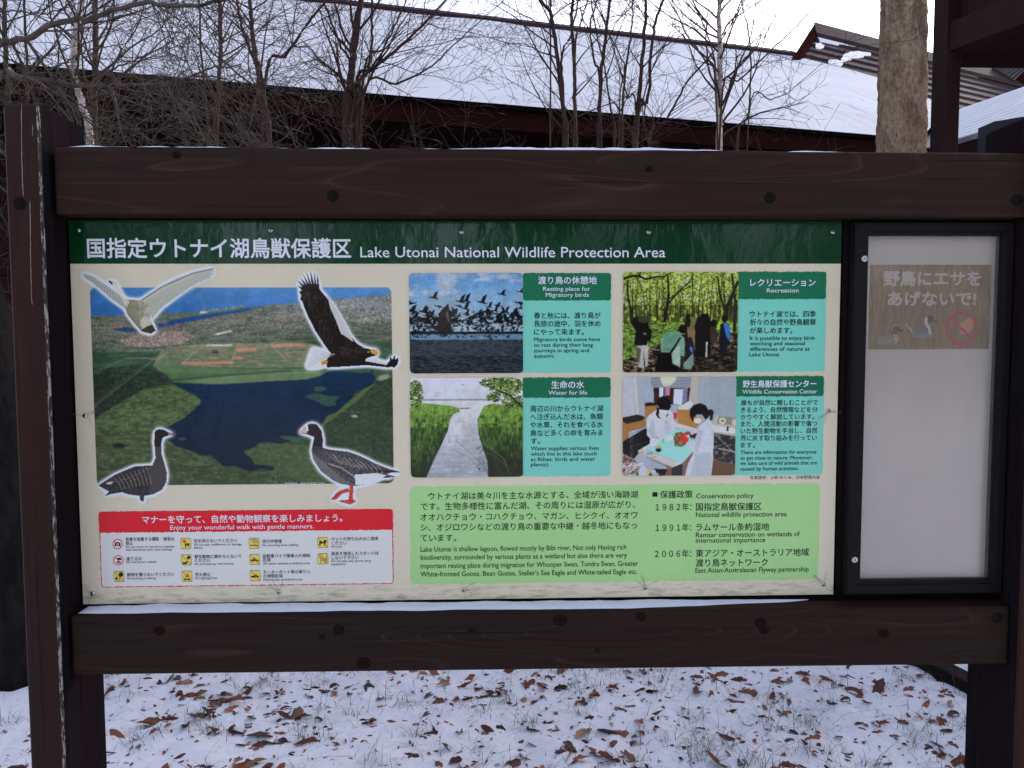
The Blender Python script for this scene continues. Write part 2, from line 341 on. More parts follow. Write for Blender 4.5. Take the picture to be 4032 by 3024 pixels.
# right wing: low roof meeting the long one at a right angle, its eave running towards the viewer
c0 = PZ(3600, 600, HE)[:2]
b1 = PZ(3759, 551, HE)[:2]; b2 = PZ(4032, 468, HE)[:2]
bd = (b2-b1)/np.linalg.norm(b2-b1); bn = np.array([-bd[1], bd[0]])
if bn[0] < 0: bn = -bn
B0 = b1-bd*1.5
def onB(px, py, tp):
    d = ray(px, py); k = (HE+tp*((CAM[:2]-B0)@bn)-CAM[2])/(d[2]-tp*(d[:2]@bn)); q = CAM+d*k
    return (q[:2]-B0)@bd, (q[:2]-B0)@bn
TB = math.tan(math.radians(30))
tB = max(.4, np.mean([onB(3765, 430, TB)[1], onB(4032, 351, TB)[1]]))
wing = thing('side_wing', (float(b1[0])+1.5, float(b1[1]), 0), 'low wing with a thinly snowed ribbed roof right of the tree trunk', 'building')
q = lambda s, tt, z: tuple(B0+bd*s+bn*tt)+(HE+TB*tt+z,)
sA0 = float(np.dot(c0-B0, bd))-1.7
mb = MB(); mb.hexa([q(sA0, 0, -.06), q(6.5, 0, -.06), q(6.5, tB, -.06), q(sA0, tB, -.06), q(sA0, 0, 0), q(6.5, 0, 0), q(6.5, tB, 0), q(sA0, tB, 0)]); mb.go('roof', M_rib2, wing)
mb = MB(); nB = 12; w_ = tB/nB
for k in range(nB): t = k*w_; t1 = t+w_*.86; mb.hexa([q(sA0, t, .001), q(6.5, t, .001), q(6.5, t1, .001), q(sA0, t1, .001), q(sA0, t+.004, .016), q(6.5, t+.004, .016), q(6.5, t1, .012), q(sA0, t1, .012)])
mb.go('roof_snow', M_rsnow, wing)['label'] = 'thin snow through which the roof courses show'
mb = MB(); mb.hexa([tuple(B0+bd*s+bn*t)+(z,) for z in (HE-.36, HE-.03) for s, t in ((-1.3, .02), (6.5, .02), (6.5, .08), (-1.3, .08))]); mb.go('fascia', M_wallw, wing)
mb = MB(); mb.hexa([tuple(B0+bd*s+bn*t)+(z,) for z in (0, HE-.03) for s, t in ((-1.0, .75), (6.5, .75), (6.5, .95), (-1.0, .95))]); mb.go('wall', M_wallw, wing)
sA = onB(3908, 560, TB)[0]
pa = PY(3912, 560, b1[1]-1.3); 
mb = MB(); x0, z1 = pa[0], PY(3912, 478, b1[1]-1.3)[2]; y0 = b1[1]-1.3
zr = PY(4032, 430, b1[1]-1.3)[2]
mb.hexa([(x0, y0, 0), (x0+1.6, y0, 0), (x0+1.6, y0+.25, 0), (x0, y0+.25, 0), (x0, y0, z1), (x0+1.6, y0, z1+(zr-z1)*2.2), (x0+1.6, y0+.25, z1+(zr-z1)*2.2), (x0, y0+.25, z1)])
mb.go('gable_panel', M_dark, wing)
# brown ribbed gable beyond
ZR = 7.4
g0 = PZ(3227, 143, ZR); g1 = PZ(4032, 343, ZR)
gd = (g1-g0)[:2]; gd /= np.linalg.norm(gd); gn = np.array([gd[1], -gd[0]])      # towards the camera
if gn @ (CAM[:2]-g0[:2]) < 0: gn = -gn
TG = math.tan(math.radians(46))
gable = thing('gable_building', (float(g0[0])+3, float(g0[1])+1, 0), 'farther building with a brown ribbed metal gable roof and snow scraps', 'building')
def q(s, t, z=0): p = g0[:2]+gd*s+gn*t; return (p[0], p[1], ZR-TG*t+z)
def onG(px, py):
    d = ray(px, py); kk = (ZR-TG*((CAM[:2]-g0[:2])@gn)-CAM[2])/(d[2]+TG*(d[:2]@gn)); p = CAM+d*kk
    return (p[:2]-g0[:2])@gd, (p[:2]-g0[:2])@gn
hs_, ht_ = onG(3152, 243); sl_ = hs_/ht_
tbot = onG(3690, 470)[1]
mb = MB(); NC = 9; W_ = tbot/NC
for k in range(NC+4):
    t = k*W_; u = t+W_; s0, s0b, s1 = sl_*t, sl_*u, 14
    mb.hexa([q(s0b, u, -.08), q(s1, u, -.08), q(s1, t, -.08), q(s0, t, -.08), q(s0b, u, .05), q(s1, u, .05), q(s1, t, .0), q(s0, t, .0)])
mb.go('roof', M_rib, gable)
wr = W_*.85
mb = MB(); mb.hexa([q(sl_*wr, wr, .07), q(14, wr, .07), q(14, -.1, .07), q(-.05, -.1, .07), q(sl_*wr, wr, .15), q(14, wr, .15), q(14, -.1, .2), q(-.05, -.1, .2)]); mb.go('ridge_cap', M_rib, gable)
tt_ = tbot*1.2
mb = MB(); mb.hexa([q(sl_*tt_-.04, tt_, -.03), q(sl_*tt_+.14, tt_, -.03), q(.14, -.1, -.03), q(-.04, -.1, -.03), q(sl_*tt_-.04, tt_, .085), q(sl_*tt_+.10, tt_, .085), q(.10, -.1, .16), q(-.04, -.1, .16)]); mb.go('verge_board', M_fascia, gable)
mb = MB()
def qb(s, t, z): p = g0[:2]+gd*s+gn*t; return (p[0], p[1], z)
mb.hexa([qb(1.5, .0, 0), qb(14, .0, 0), qb(14, -.3, 0), qb(1.5, -.3, 0), qb(1.5, .0, ZR-.4), qb(14, .0, ZR-.4), qb(14, -.3, ZR-.4), qb(1.5, -.3, ZR-.4)]); mb.go('wall', M_wallw, gable)
rng = random.Random(4)
def scrap(pts, name='snow_patch'):
    c = np.mean(pts, 0); out = []; k = len(pts)
    for i in range(k):
        a, b = np.array(pts[i], float), np.array(pts[(i+1) % k], float)
        for t in np.linspace(0, 1, 4, endpoint=False):
            p = a+(b-a)*t; out.append(p+(p-c)/np.linalg.norm(p-c)*rng.uniform(-3, 3))
    st = [onG(*p) for p in out]
    top = [q(s, t, .065) for s, t in st]; bot = [q(s, t, .02) for s, t in st]; k = len(st)
    build(name, top+bot, [list(range(k))]+[[i, i+k, (i+1) % k+k, (i+1) % k] for i in range(k)], M_snow, gable)
R3 = lambda x, y: (2632+x/1.58, y/1.58)
scrap([R3(*p) for p in [(925, 243), (1000, 252), (1165, 295), (1160, 305), (1040, 285), (940, 268)]])
scrap([R3(*p) for p in [(918, 290), (950, 288), (966, 302), (940, 316), (914, 310)]])
scrap([R3(*p) for p in [(1110, 350), (1160, 335), (1255, 348), (1255, 356), (1190, 368), (1130, 382), (1095, 392), (1070, 390), (1090, 365)]])
scrap([R3(*p) for p in [(990, 398), (1030, 392), (1090, 405), (1070, 425), (1000, 415)]])
# small grey roof seen under the porch
far = [PY(*R3(*p), 16.0) for p in [(1905, 458), (2075, 398), (2240, 415), (2130, 520)]]
ft = thing('grey_roof_building', (float(far[0][0])+2, 16, 0), 'small grey ribbed roof glimpsed under the porch at far right', 'building')
u_ = (far[1]-far[0]); v_ = (far[3]-far[0]); nrm = np.cross(u_, v_); nrm /= np.linalg.norm(nrm); nrm *= -np.sign(nrm[1])
mb = MB(); 
def fq(a, b, z): return far[0]*(1-a)*(1-b)+far[1]*a*(1-b)+far[2]*a*b+far[3]*(1-a)*b+nrm*z
mb.add([fq(0, 0, 0), fq(1, 0, 0), fq(1, 1, 0), fq(0, 1, 0), fq(0, 0, -.2), fq(1, 0, -.2), fq(1, 1, -.2), fq(0, 1, -.2)], [(0, 1, 2, 3), (7, 6, 5, 4), (0, 4, 5, 1), (1, 5, 6, 2), (2, 6, 7, 3), (3, 7, 4, 0)])
mb.go('roof', M_rib2, ft); mb = MB()
for k in range(7):
    b0, b1_ = (k+.35)/7, (k+.5)/7
    mb.add([fq(0, b0, .01), fq(1, b0, .01), fq(1, b1_, .01), fq(0, b1_, .01), fq(0, b0, .07), fq(1, b0, .07), fq(1, b1_, .07), fq(0, b1_, .07)], [(0, 1, 2, 3), (7, 6, 5, 4), (0, 4, 5, 1), (1, 5, 6, 2), (2, 6, 7, 3), (3, 7, 4, 0)])
mb.go('roof_rib', M_rib, ft)
mb = MB(); c_ = np.mean(far, 0); mb.box(far[0][0]+.8, far[2][0]+3, 16.3, 19, 0, min(p[2] for p in far)-.4); mb.go('wall', M_wallw, ft)
mb = MB(); hq = [fq(.97, 1.0, -.05), fq(.0, 1.0, -.05), fq(-.05, 1.35, -.05), fq(1.0, 1.45, -.05)]
mb.add([p for p in hq]+[p+np.array([0, .3, 0]) for p in hq], [(0, 1, 2, 3), (7, 6, 5, 4), (0, 4, 5, 1), (1, 5, 6, 2), (2, 6, 7, 3), (3, 7, 4, 0)]); mb.go('gable_end', M_fascia, ft)

# porch: post, eave beam towards the viewer, soffit and back beam
C2 = lambda x, y: (3300+x/2.5915, y/2.5915)
YP = 2.75
pf = PY(*C2(1092, 1000), YP); pl = PY(*C2(972, 1000), YP); pw = pf[0]-pl[0]
xb0, xb1 = pl[0], pf[0]
dpt = .17
porch = thing('porch', (float(xb0), YP, 0), 'dark timber porch corner with post and beams at the top right', 'porch')
pa_ = np.array([xb1, YP]); a_ = .108; pq = [pa_, pa_+bn*a_, pa_+bn*a_-bd*a_, pa_-bd*a_]
mb = MB(); mb.hexa([(p[0], p[1], 0) for p in pq]+[(p[0], p[1], 4.6) for p in pq]); bev(mb.go('post', M_porch, porch), .005)
zl = PY(*C2(1110, 520), YP)[2]; zu = PY(*C2(1117, 215), YP)[2]
e = PZ(*C2(1890, 230), zl)
dx = (e[0]-xb1)/(e[1]-YP)                                   # drift in X per metre in Y
mb = MB(); ya = -.6
mb.hexa([(xb1+dx*(ya-YP), ya, zl), (xb1+dx*(ya-YP)+.12, ya, zl), (xb1+.12, YP+.05, zl), (xb1, YP+.05, zl), (xb1+dx*(ya-YP), ya, zu), (xb1+dx*(ya-YP)+.12, ya, zu), (xb1+.12, YP+.05, zu), (xb1, YP+.05, zu)])
bev(mb.go('eave_beam', M_porch, porch), .006)
mb = MB(); mb.hexa([(xb1+dx*(ya-YP)+.13, ya, zl+.02), (xb1+3.4, ya, zl+.02), (xb1+3.4, YP+.1, zl+.02), (xb1+.13, YP+.1, zl+.02), (xb1+dx*(ya-YP)+.13, ya, zl+.06), (xb1+3.4, ya, zl+.06), (xb1+3.4, YP+.1, zl+.06), (xb1+.13, YP+.1, zl+.06)]); mb.go('ceiling', M_wallw, porch)
zb = PY(*C2(1215, 600), YP+.1)[2]; 
mb = MB(); mb.hexa([(xb1+.12, YP+.11, zb), (xb1+3.4, YP+.11, zb), (xb1+3.4, YP+.25, zb), (xb1+.12, YP+.25, zb), (xb1+.12, YP+.11, zu+.3), (xb1+3.4, YP+.11, zu+.3), (xb1+3.4, YP+.25, zu+.3), (xb1+.12, YP+.25, zu+.3)]); mb.go('back_beam', M_wallw, porch)
mb = MB(); mb.hexa([(xb1+dx*(ya-YP)+.06, ya, zu+.005), (xb1+3.4, ya, zu+.005), (xb1+3.4, YP+.1, zu+.005), (xb1+.06, YP+.1, zu+.005), (xb1+dx*(ya-YP)+.06, ya, zu+.5), (xb1+3.4, ya, zu+.5), (xb1+3.4, YP+.1, zu+.5), (xb1+.06, YP+.1, zu+.5)]); mb.go('roof_edge', M_porch, porch)
mb = MB(); mb.box(xb1+3.0, xb1+3.2, YP-.1, YP+.1, 0, zl); mb.go('post', M_porch, porch)

# large straight trunk
def big_trunk():
    D = 3.9; zs = np.r_[np.linspace(-.05, 1.6, 14), np.linspace(1.7, 4.8, 120), np.linspace(4.9, 9, 10)]; nseg = 96
    cb, ct = PY(3549, 590, D), PY(3558, 0, D); hb = (PY(3640, 590, D)[0]-PY(3460, 590, D)[0])/2*.965; ht = (PY(3645, 0, D)[0]-PY(3474, 0, D)[0])/2*.965
    th = np.linspace(0, 2*math.pi, nseg, endpoint=False)
    TH, ZZ = np.meshgrid(th, zs); k = (ZZ-cb[2])/(ct[2]-cb[2])
    R = hb+(ht-hb)*k+.10*np.clip(.35-ZZ, 0, 1); cx = cb[0]+(ct[0]-cb[0])*k
    nz = fbm(TH*6, ZZ*9, 31, 4)+.6*np.abs(fbm(TH*11+3, ZZ*14, 37, 3)-.5)
    R = R*(1+.17*(nz-.6)+.05*np.clip((fbm(TH*9+7, ZZ*22, 43, 3)-.5)*5, -.5, .5))
    v = np.stack([cx+R*np.cos(TH), D+R*np.sin(TH), ZZ], -1).reshape(-1, 3)
    f = []
    for i in range(len(zs)-1):
        for j in range(nseg): f.append((i*nseg+j, i*nseg+(j+1) % nseg, (i+1)*nseg+(j+1) % nseg, (i+1)*nseg+j))
    t = thing('larch_tree', (float(cb[0]), D, 0), 'thick straight tree trunk with flaky grey brown bark beside the porch post', 'tree')
    build('trunk', v, f, M_larch, t, True)
    mb = MB(); r = random.Random(5)
    for i in range(26):
        z = 5.6+i*.13; a = r.uniform(0, 6.28); L = r.uniform(.8, 1.8); p = np.array([cb[0]+.02, D, z]); pts = [p]
        for s in range(5): p = p+np.array([math.cos(a)*L/5, math.sin(a)*L/5, .04-.02*s]); pts.append(p)
        tube(mb, pts, [.03, .022, .016, .011, .007, .003], 5)
    mb.go('crown', M_bk1, t)
big_trunk()
# unseen conifer wood added behind the viewer to block low sky (mirrored faintly in the glossy board)
def wood_behind():
    r = random.Random(91); mb = MB()
    for i in range(58):
        x, y = r.uniform(-26, 26), -r.uniform(9, 26); h = r.uniform(6.5, 12)*(1.0 if r.random() < .75 else .6); w0 = h*r.uniform(.13, .2)
        tube(mb, [(x, y, -.1), (x, y, h*.5), (x, y, h)], [.14, .09, .01], 6, m=1); nw = 15
        for k in range(nw):
            t = k/nw; z = h*(.12+.86*t); L = w0*(1-t)**.8*r.uniform(.8, 1.2)+.12
            for j in range(9):
                a = r.uniform(0, 6.28); c_, s_ = math.cos(a), math.sin(a); ww = L*.32; dz = -L*r.uniform(.15, .55)
                mb.add([(x, y, z), (x+c_*L*.6-s_*ww, y+s_*L*.6+c_*ww, z+dz*.5), (x+c_*L, y+s_*L, z+dz), (x+c_*L*.6+s_*ww, y+s_*L*.6-c_*ww, z+dz*.5)], [(0, 1, 2, 3)])
    o = mb.go('unseen_woodland', None, None, False, mats=[plain('conifer_green', (.015, .022, .013), .8, .2, .4, 3), M_bk1]); tag(o, 'unseen dark conifer wood added behind the viewer to block low sky', 'wood', None, 'stuff')
wood_behind()
# ------------------------------------------------------------------ the sign's timber frame
fr = thing('sign_frame', (.2, 0, 0), 'dark brown stained timber frame of posts and beams carrying the notice boards', 'sign frame')
PYF, PYB = -.09, .095
def post(x0, x1, ztop, chip):
    ch = .0052; y0, y1 = PYF, PYB
    ring = [(x0, y1), (x0, y0+ch), (x0+ch, y0), (x1-ch, y0), (x1, y0+ch), (x1, y1)]
    mb = MB()
    n_ = len(ring); v = [(x, y, -.1) for x, y in ring]+[(x, y, ztop-.008) for x, y in ring]
    cxm = (x0+x1)/2; v += [(cxm+(x-cxm)*.86, (y0+y1)/2+(y-(y0+y1)/2)*.93, ztop) for x, y in ring]
    mb.add(v, [tuple(range(n_-1, -1, -1)), tuple(range(2*n_, 3*n_))])
    for r_ in (0, 1):
        for i in range(n_):
            j = (i+1) % n_
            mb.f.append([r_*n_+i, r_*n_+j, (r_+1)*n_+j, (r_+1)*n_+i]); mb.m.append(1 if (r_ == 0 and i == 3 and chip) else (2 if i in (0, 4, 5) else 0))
    return mb.go('post', None, fr, mats=[M_post, M_chip, M_shade])
M_shade = wood('shaded_side_wood', (.0125, .0095, .0115), (.02, .016, .016), 'z', .2, .6, 6, 4.4, 0)  # post sides and back: shade put into a darker copy of the wood
PLX1 = -.9065; PLX0 = PLX1-.0775
PRX0 = 1.302; PRX1 = PRX0+.0775
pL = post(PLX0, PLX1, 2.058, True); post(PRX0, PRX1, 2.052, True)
# drying cracks in the left post
rng = random.Random(2)
def crack(parent, pts, w, y, mat, name='crack'):
    mb = MB(); k = len(pts); vs = []
    for i, (x, z) in enumerate(pts):
        ww = w*(.3 if i in (0, k-1) else rng.uniform(.6, 1.1)); vs += [(x-ww/2, y, z), (x+ww/2, y, z)]
    mb.add(vs, [(2*i, 2*i+1, 2*i+3, 2*i+2) for i in range(k-1)]); o = mb.go(name, mat, parent); return o
M_crk = plain('bare_wood_crack', (.22, .18, .15), .8)
c1 = [PY(257/3.016, 350+175/3.016, PYF), PY(258/3.016, 350+700/3.016, PYF), PY(265/3.016, 350+1000/3.016, PYF), PY(280/3.016, 350+1280/3.016, PYF)]
c2 = [PY(357/3.016, 350+1330/3.016, PYF), PY(362/3.016, 900, PYF), PY(121, 1000, PYF), PY(124, 1170, PYF), PY(128, 1200, PYF)]
c3 = [PY(388/3.016, 350+425/3.016, PYF), PY(392/3.016, 350+560/3.016, PYF)]
def dens(c, n=8):
    o = []
    for a, b in zip(c[:-1], c[1:]):
        for t in np.linspace(0, 1, n, endpoint=False): p = a+(b-a)*t; o.append((p[0]+rng.uniform(-.0004, .0004), p[2]))
    o.append((c[-1][0], c[-1][2])); return o
for c_ in (c1, c2, c3): crack(fr, dens(c_), .0022, PYF-.0006, M_crk)
BF, BB_ = -.062, -.002
def beam(name, q4, mat, xs_=None):
    (xa, za0, za1), (xb, zb0, zb1) = q4
    mb = MB(); n_ = 1
    mb.hexa([(xa, BF, za0), (xb, BF, zb0), (xb, BB_, zb0), (xa, BB_, za0), (xa, BF, za1), (xb, BF, zb1), (xb, BB_, zb1), (xa, BB_, za1)])
    return bev(mb.go(name, mat, fr), .007, 3)
tb = beam('top_beam', ((-.8955, 1.8235, 1.9712), (1.3005, 1.8205, 1.9675)), M_beam)
bb = beam('lower_beam', ((-.8975, .7755, .9155), (1.2985, .7660, .9065)), M_beam2)
# backing planks behind the board, running the whole width
mb = MB()
zz = np.linspace(.88, 1.86, 9)
for a, b in zip(zz[:-1], zz[1:]): mb.box(PLX1+.001, PRX0-.001, .012, .032, a+.001, b-.001)
mb.box(PLX1+.0005, PRX0-.0005, .033, .045, .88, 1.86)
mb.go('backing_plank', M_plank, fr)
mb = MB()                                                     # batten between the board and the case
mb.box(.905, .918, -.0, .0115, .93, 1.82); mb.go('batten', M_plank, fr)
def capdisc(px, py, r=.0125, y=BF, mat=M_cap):
    p = PY(px*4032/2212, py*4032/2212, y); mb = MB(); n_ = 20; vs = []; fs = []
    for r_, yy in ((r, y+.002), (r, y-.0018), (r*.86, y-.003), (0.001, y-.0036)):
        vs += [(p[0]+r_*math.cos(2*math.pi*i/n_), yy, p[2]+r_*math.sin(2*math.pi*i/n_)) for i in range(n_)]
    for k in range(3):
        for i in range(n_): fs.append((k*n_+i, (k+1)*n_+i, (k+1)*n_+(i+1) % n_, k*n_+(i+1) % n_))
    fs.append(tuple(3*n_+i for i in range(n_))); mb.add(vs, [f[::-1] for f in fs]); mb.go('bolt_cap', mat, fr, True)
for x, y in [(719, 423), (1663, 427), (2196, 432), (732, 1360), (1643, 1346), (2154, 1334)]: capdisc(x, y, .0128)
capdisc(43, 440, .0135, PYF)
# knots in the beams as slightly sunk dark rings
M_knot = plain('dark_wood_knot', (.0165, .0095, .0066), .7, .0, .3, 200); M_kr = plain('knot_ring_wood', (.029, .0145, .0100), .7, .0, .3, 200)
def knot(px, py, r, y=BF):
    p = PY(px*4032/2212, py*4032/2212, y); rr = random.Random(int(px)); 
    for k, (f, m, dy) in enumerate(((1.0, M_kr, .0003), (.9, M_knot, .0006), (.62, M_kr, .0009), (.52, M_knot, .0012))):
        vs = [(p[0]+r*f*math.cos(t)*rr.uniform(.93, 1.1), y-dy, p[2]+r*f*.8*math.sin(t)*rr.uniform(.93, 1.1)) for t in np.linspace(0, 6.283, 22, endpoint=False)]
        build('knot', vs, [list(range(22))[::-1] if False else list(range(22))], m, fr)
for x, y, r in [(381, 335, .011), (1402, 365, .009), (786, 1432, .018), (345, 1362, .014), (1210, 1340, .017), (1385, 1332, .014), (1650, 1360, .013), (1908, 1368, .014), (1020, 1363, .010), (695, 1375, .008), (1290, 1405, .008)]: knot(x, y, r)
# snow lying on the timber
def snow_strip(label, xa, xb, za, zb, y0, y1, h, seed, taper=.05, rt=None, thin=0.0):
    n_ = int((xb-xa)/.006); X_ = np.linspace(xa, xb, n_); Yk = np.linspace(0, 1, 9)
    vs = []; 
    for j, t in enumerate(Yk):
        edge = math.sin(math.pi*min(max(t, 0), 1))**.45
        for i, x in enumerate(X_):
            e_ = min(1, (x-xa)/taper, (xb-x)/(rt or taper)); nz = float(fbm(np.array([x*14.]), np.array([t*2+seed]), seed, 4)[0])-.35*thin*max(0., float(fbm(np.array([x*3.+seed]), np.array([2.]), seed+9, 3)[0])-.35)*4
            hh = h*max(.02, .25+1.5*nz)*edge*max(0, e_)**.6
            wob = .010*(float(fbm(np.array([x*9.]), np.array([seed*1.]), seed+4, 3)[0])-.5)
            y0e = y1-(y1-y0)*min(1, (xb-x)/(rt or taper))**.6
            vs.append((x, y0e+(y1-y0e)*t+(wob if t < .5 else 0)*min(1, (xb-x)/taper), za+(zb-za)*(x-xa)/(xb-xa)+hh+.0008))
    fs = [(j*n_+i, j*n_+i+1, (j+1)*n_+i+1, (j+1)*n_+i) for j in range(8) for i in range(n_-1)]
    o = build('snow', vs, fs, M_snow, None, True); tag(o, label, 'snow', None, 'stuff')
snow_strip('thin line of snow along the top beam of the sign', -.872, 1.14, 1.9712, 1.9678, BF+.004, BB_, .0085, 3, .05, .5, 1.0)
snow_strip('ledge of snow on the lower beam under the info board', -.886, .84, .9155, .9085, BF+.012, -.001, .0075, 7, .06, .45)
snow_strip('cap of snow on the left post of the sign', PLX0+.006, PLX1-.022, 2.058, 2.058, PYF+.018, PYB-.01, .007, 9, .02)
# ------------------------------------------------------------------ display case with its poster
dc = thing('display_case', (1.115, -.01, .92), 'narrow glazed display case with a dark metal frame at the right of the board', 'display case')
YC = -.03
P4 = lambda x, y, Y=YC: PY(x, y, Y)
ox0, ox1, oz0, oz1 = .920, 1.311-.012, .9275, 1.8165
ix0, ix1, iz0, iz1 = .953, 1.274, .9600, 1.7845
mb = MB()
def prism(mb, a, b):                                      # mitred frame bar between outer and inner edge
    pass
prof = [(0, .011), (0, YC+.004), (.004, YC), (.024, YC), (.0265, YC+.005), (.033, YC+.006), (.033, -.004)]   # in from the outer edge, y
vs = []
for inn, y in prof:
    k = inn/.033
    X0 = ox0+(ix0-ox0)*k; X1 = ox1+(ix1-ox1)*k; Z0 = oz0+(iz0-oz0)*k; Z1 = oz1+(iz1-oz1)*k
    vs += [(X0, y, Z0), (X1, y, Z0), (X1, y, Z1), (X0, y, Z1)]
fs = []
for k in range(len(prof)-1):
    for i in range(4): fs.append((k*4+i, k*4+(i+1) % 4, (k+1)*4+(i+1) % 4, (k+1)*4+i))
build('frame', vs, fs, M_alu, dc)
n = N('white_backing'); v = n.obj(); f = n.noise(n.obj((6, 6, 3)), 1.5, 4); g = n.noise(v, 30, 4, .7)
c = n.ramp(f, [(.3, (.86, .75, .62)), (.7, (.90, .79, .67))]); c = n.mix(n.ramp(g, [(.68, (0, 0, 0)), (.8, (.15, .15, .15))]), c, (.3, .3, .25))
M_back = n.set(c, .6)
mb = MB(); mb.box(ix0-.001, ix1+.001, .003, .0105, iz0-.001, iz1+.001); mb.go('back_panel', M_back, dc)
n = N('sky_haze_acrylic'); t = n.t; out = t.nodes['Material Output']
tr = n.n('ShaderNodeBsdfTransparent'); gl = n.n('ShaderNodeBsdfGlossy'); gl.inputs['Roughness'].default_value = .12; df = n.n('ShaderNodeBsdfDiffuse'); df.inputs['Color'].default_value = (.8, .72, .62, 1)
hz = n.math('ADD', n.math('MULTIPLY', n.noise(n.obj((3, 3, 2)), 2, 5, .6), .10), .05)  # diffuse veil put into the pane for the haze of reflected sky
m1 = n.n('ShaderNodeMixShader'); n.l(hz, m1.inputs[0]); n.l(tr.outputs[0], m1.inputs[1]); n.l(df.outputs[0], m1.inputs[2])
fn = n.n('ShaderNodeFresnel'); fn.inputs[0].default_value = 1.45; m2 = n.n('ShaderNodeMixShader'); n.l(fn.outputs[0], m2.inputs[0]); n.l(m1.outputs[0], m2.inputs[1]); n.l(gl.outputs[0], m2.inputs[2])
n.l(m2.outputs[0], out.inputs[0]); M_glass = n.m
mb = MB(); mb.box(ix0-.0005, ix1+.0005, -.012, -.009, iz0-.0005, iz1+.0005); gp = mb.go('glass_pane', M_glass, dc)
def screw(parent, X, Z_, y, r=.0052, ring=False, mat=None):
    mb = MB(); n_ = 18; vs = []; fs = []
    prof_ = [(1.0, 0), (.98, -.18), (.85, -.38), (.6, -.52), (.3, -.58), (.02, -.6)] if not ring else [(1.25, 0), (1.25, -.3), (1.05, -.42), (.95, -.25), (.55, -.25), (.5, -.5), (.02, -.5)]
    for a, b in prof_: vs += [(X+r*a*math.cos(2*math.pi*i/n_), y+r*b, Z_+r*a*math.sin(2*math.pi*i/n_)) for i in range(n_)]
    for k in range(len(prof_)-1):
        for i in range(n_): fs.append((k*n_+i, k*n_+(i+1) % n_, (k+1)*n_+(i+1) % n_, (k+1)*n_+i))
    mb.add(vs, fs); a = random.Random(int((X+Z_)*9999)).uniform(0, 1.5)
    if not ring:
        for q_ in (a, a+math.pi/2):
            dx_, dz_ = math.cos(q_), math.sin(q_); L, W2 = r*.55, r*.11
            mb.add([(X+dx_*L*s+-dz_*W2*w_, y-r*.62, Z_+dz_*L*s+dx_*W2*w_) for s, w_ in ((-1, -1), (1, -1), (1, 1), (-1, 1))], [(0, 1, 2, 3)], 1)
    else:
        mb.add([(X+r*.22*math.cos(t), y-r*.53, Z_+r*.22*math.sin(t)) for t in np.linspace(0, 6.28, 10, endpoint=False)], [tuple(range(10))], 1)
    o = mb.go('lock' if ring else 'screw', None, parent, True, mats=[mat or M_steel, M_cap])
for x, y in ((1867, 559), (1846, 1209)):
    p = PY(x*4032/2212, y*4032/2212, YC); screw(dc, p[0], p[2], YC, .006, True)
# ------------------------------------------------------------------ lettering
def glyphs(text, off=0.0):
    c = bpy.data.curves.new('t', 'FONT'); c.body = text; c.offset = off; c.resolution_u = 3
    o = bpy.data.objects.new('t', c); COL.objects.link(o)
    m = o.to_mesh(); v = np.array([tuple(p.co) for p in m.vertices]) if len(m.vertices) else np.zeros((0, 3))
    f = [list(p.vertices) for p in m.polygons]; o.to_mesh_clear()
    bpy.data.objects.remove(o); bpy.data.curves.remove(c); return v, f
def lettering(parent, lines, mat, y, name='lettering', bold=0.0, label=None):
    mb = MB()
    for ln in lines:
        cr, text, x0, x1, yc, em = ln[:6]; o_ = ln[6] if len(ln) > 6 else bold
        v, f = glyphs(text)
        if not len(v): continue
        X0, Zc = cr.B(x0, yc); X1, Zc1 = cr.B(x1, yc)
        za = cr.B(x0, yc-em/2)[1]; zb_ = cr.B(x0, yc+em/2)[1]; size = za-zb_; zc = (Zc+Zc1)/2
        a, b = v[:, 0].min(), v[:, 0].max(); sx = (X1-X0)/(b-a)
        mid = .38 if any(ord(ch) > 0x2000 for ch in text) else .345
        offs = [(0, 0)] if o_ <= 0 else [(math.cos(q_)*o_, math.sin(q_)*o_) for q_ in (.5, 1.55, 2.6, 3.65, 4.7, 5.75)]       # heavier strokes: the same glyph laid down again, a hair proud each time
        for i, (ox_, oz_) in enumerate(offs):
            mb.add(np.stack([X0+(v[:, 0]-a)*sx+ox_*size, np.full(len(v), y-i*1.2e-5), zc+(v[:, 1]-mid)*size+oz_*size], 1), f)
    o = mb.go(name, mat, parent)
    if label: o['label'] = label
    return o
cA = Crop(1580, 1040, 1659/860); cB = Crop(2420, 1040, 1659/880); cC = Crop(360, 1980, 2212/1220); cD = Crop(1580, 1860, 2212/1720)
c4 = Crop(0, 800, 1936/1400); cT = Crop(240, 860, 2212/3120); c5 = Crop(300, 1000, 2157/1300); cP = Crop(3400, 1000, 2212/560)
c6 = Crop(1600, 1060, 3.95); c7 = Crop(2440, 1060, 3.95); c8 = Crop(2440, 1470, 3.95); dd = Crop(0, 0, 2212/4032)
L1, L2, L3, L4 = -.0005, -.0010, -.0015, -.0020
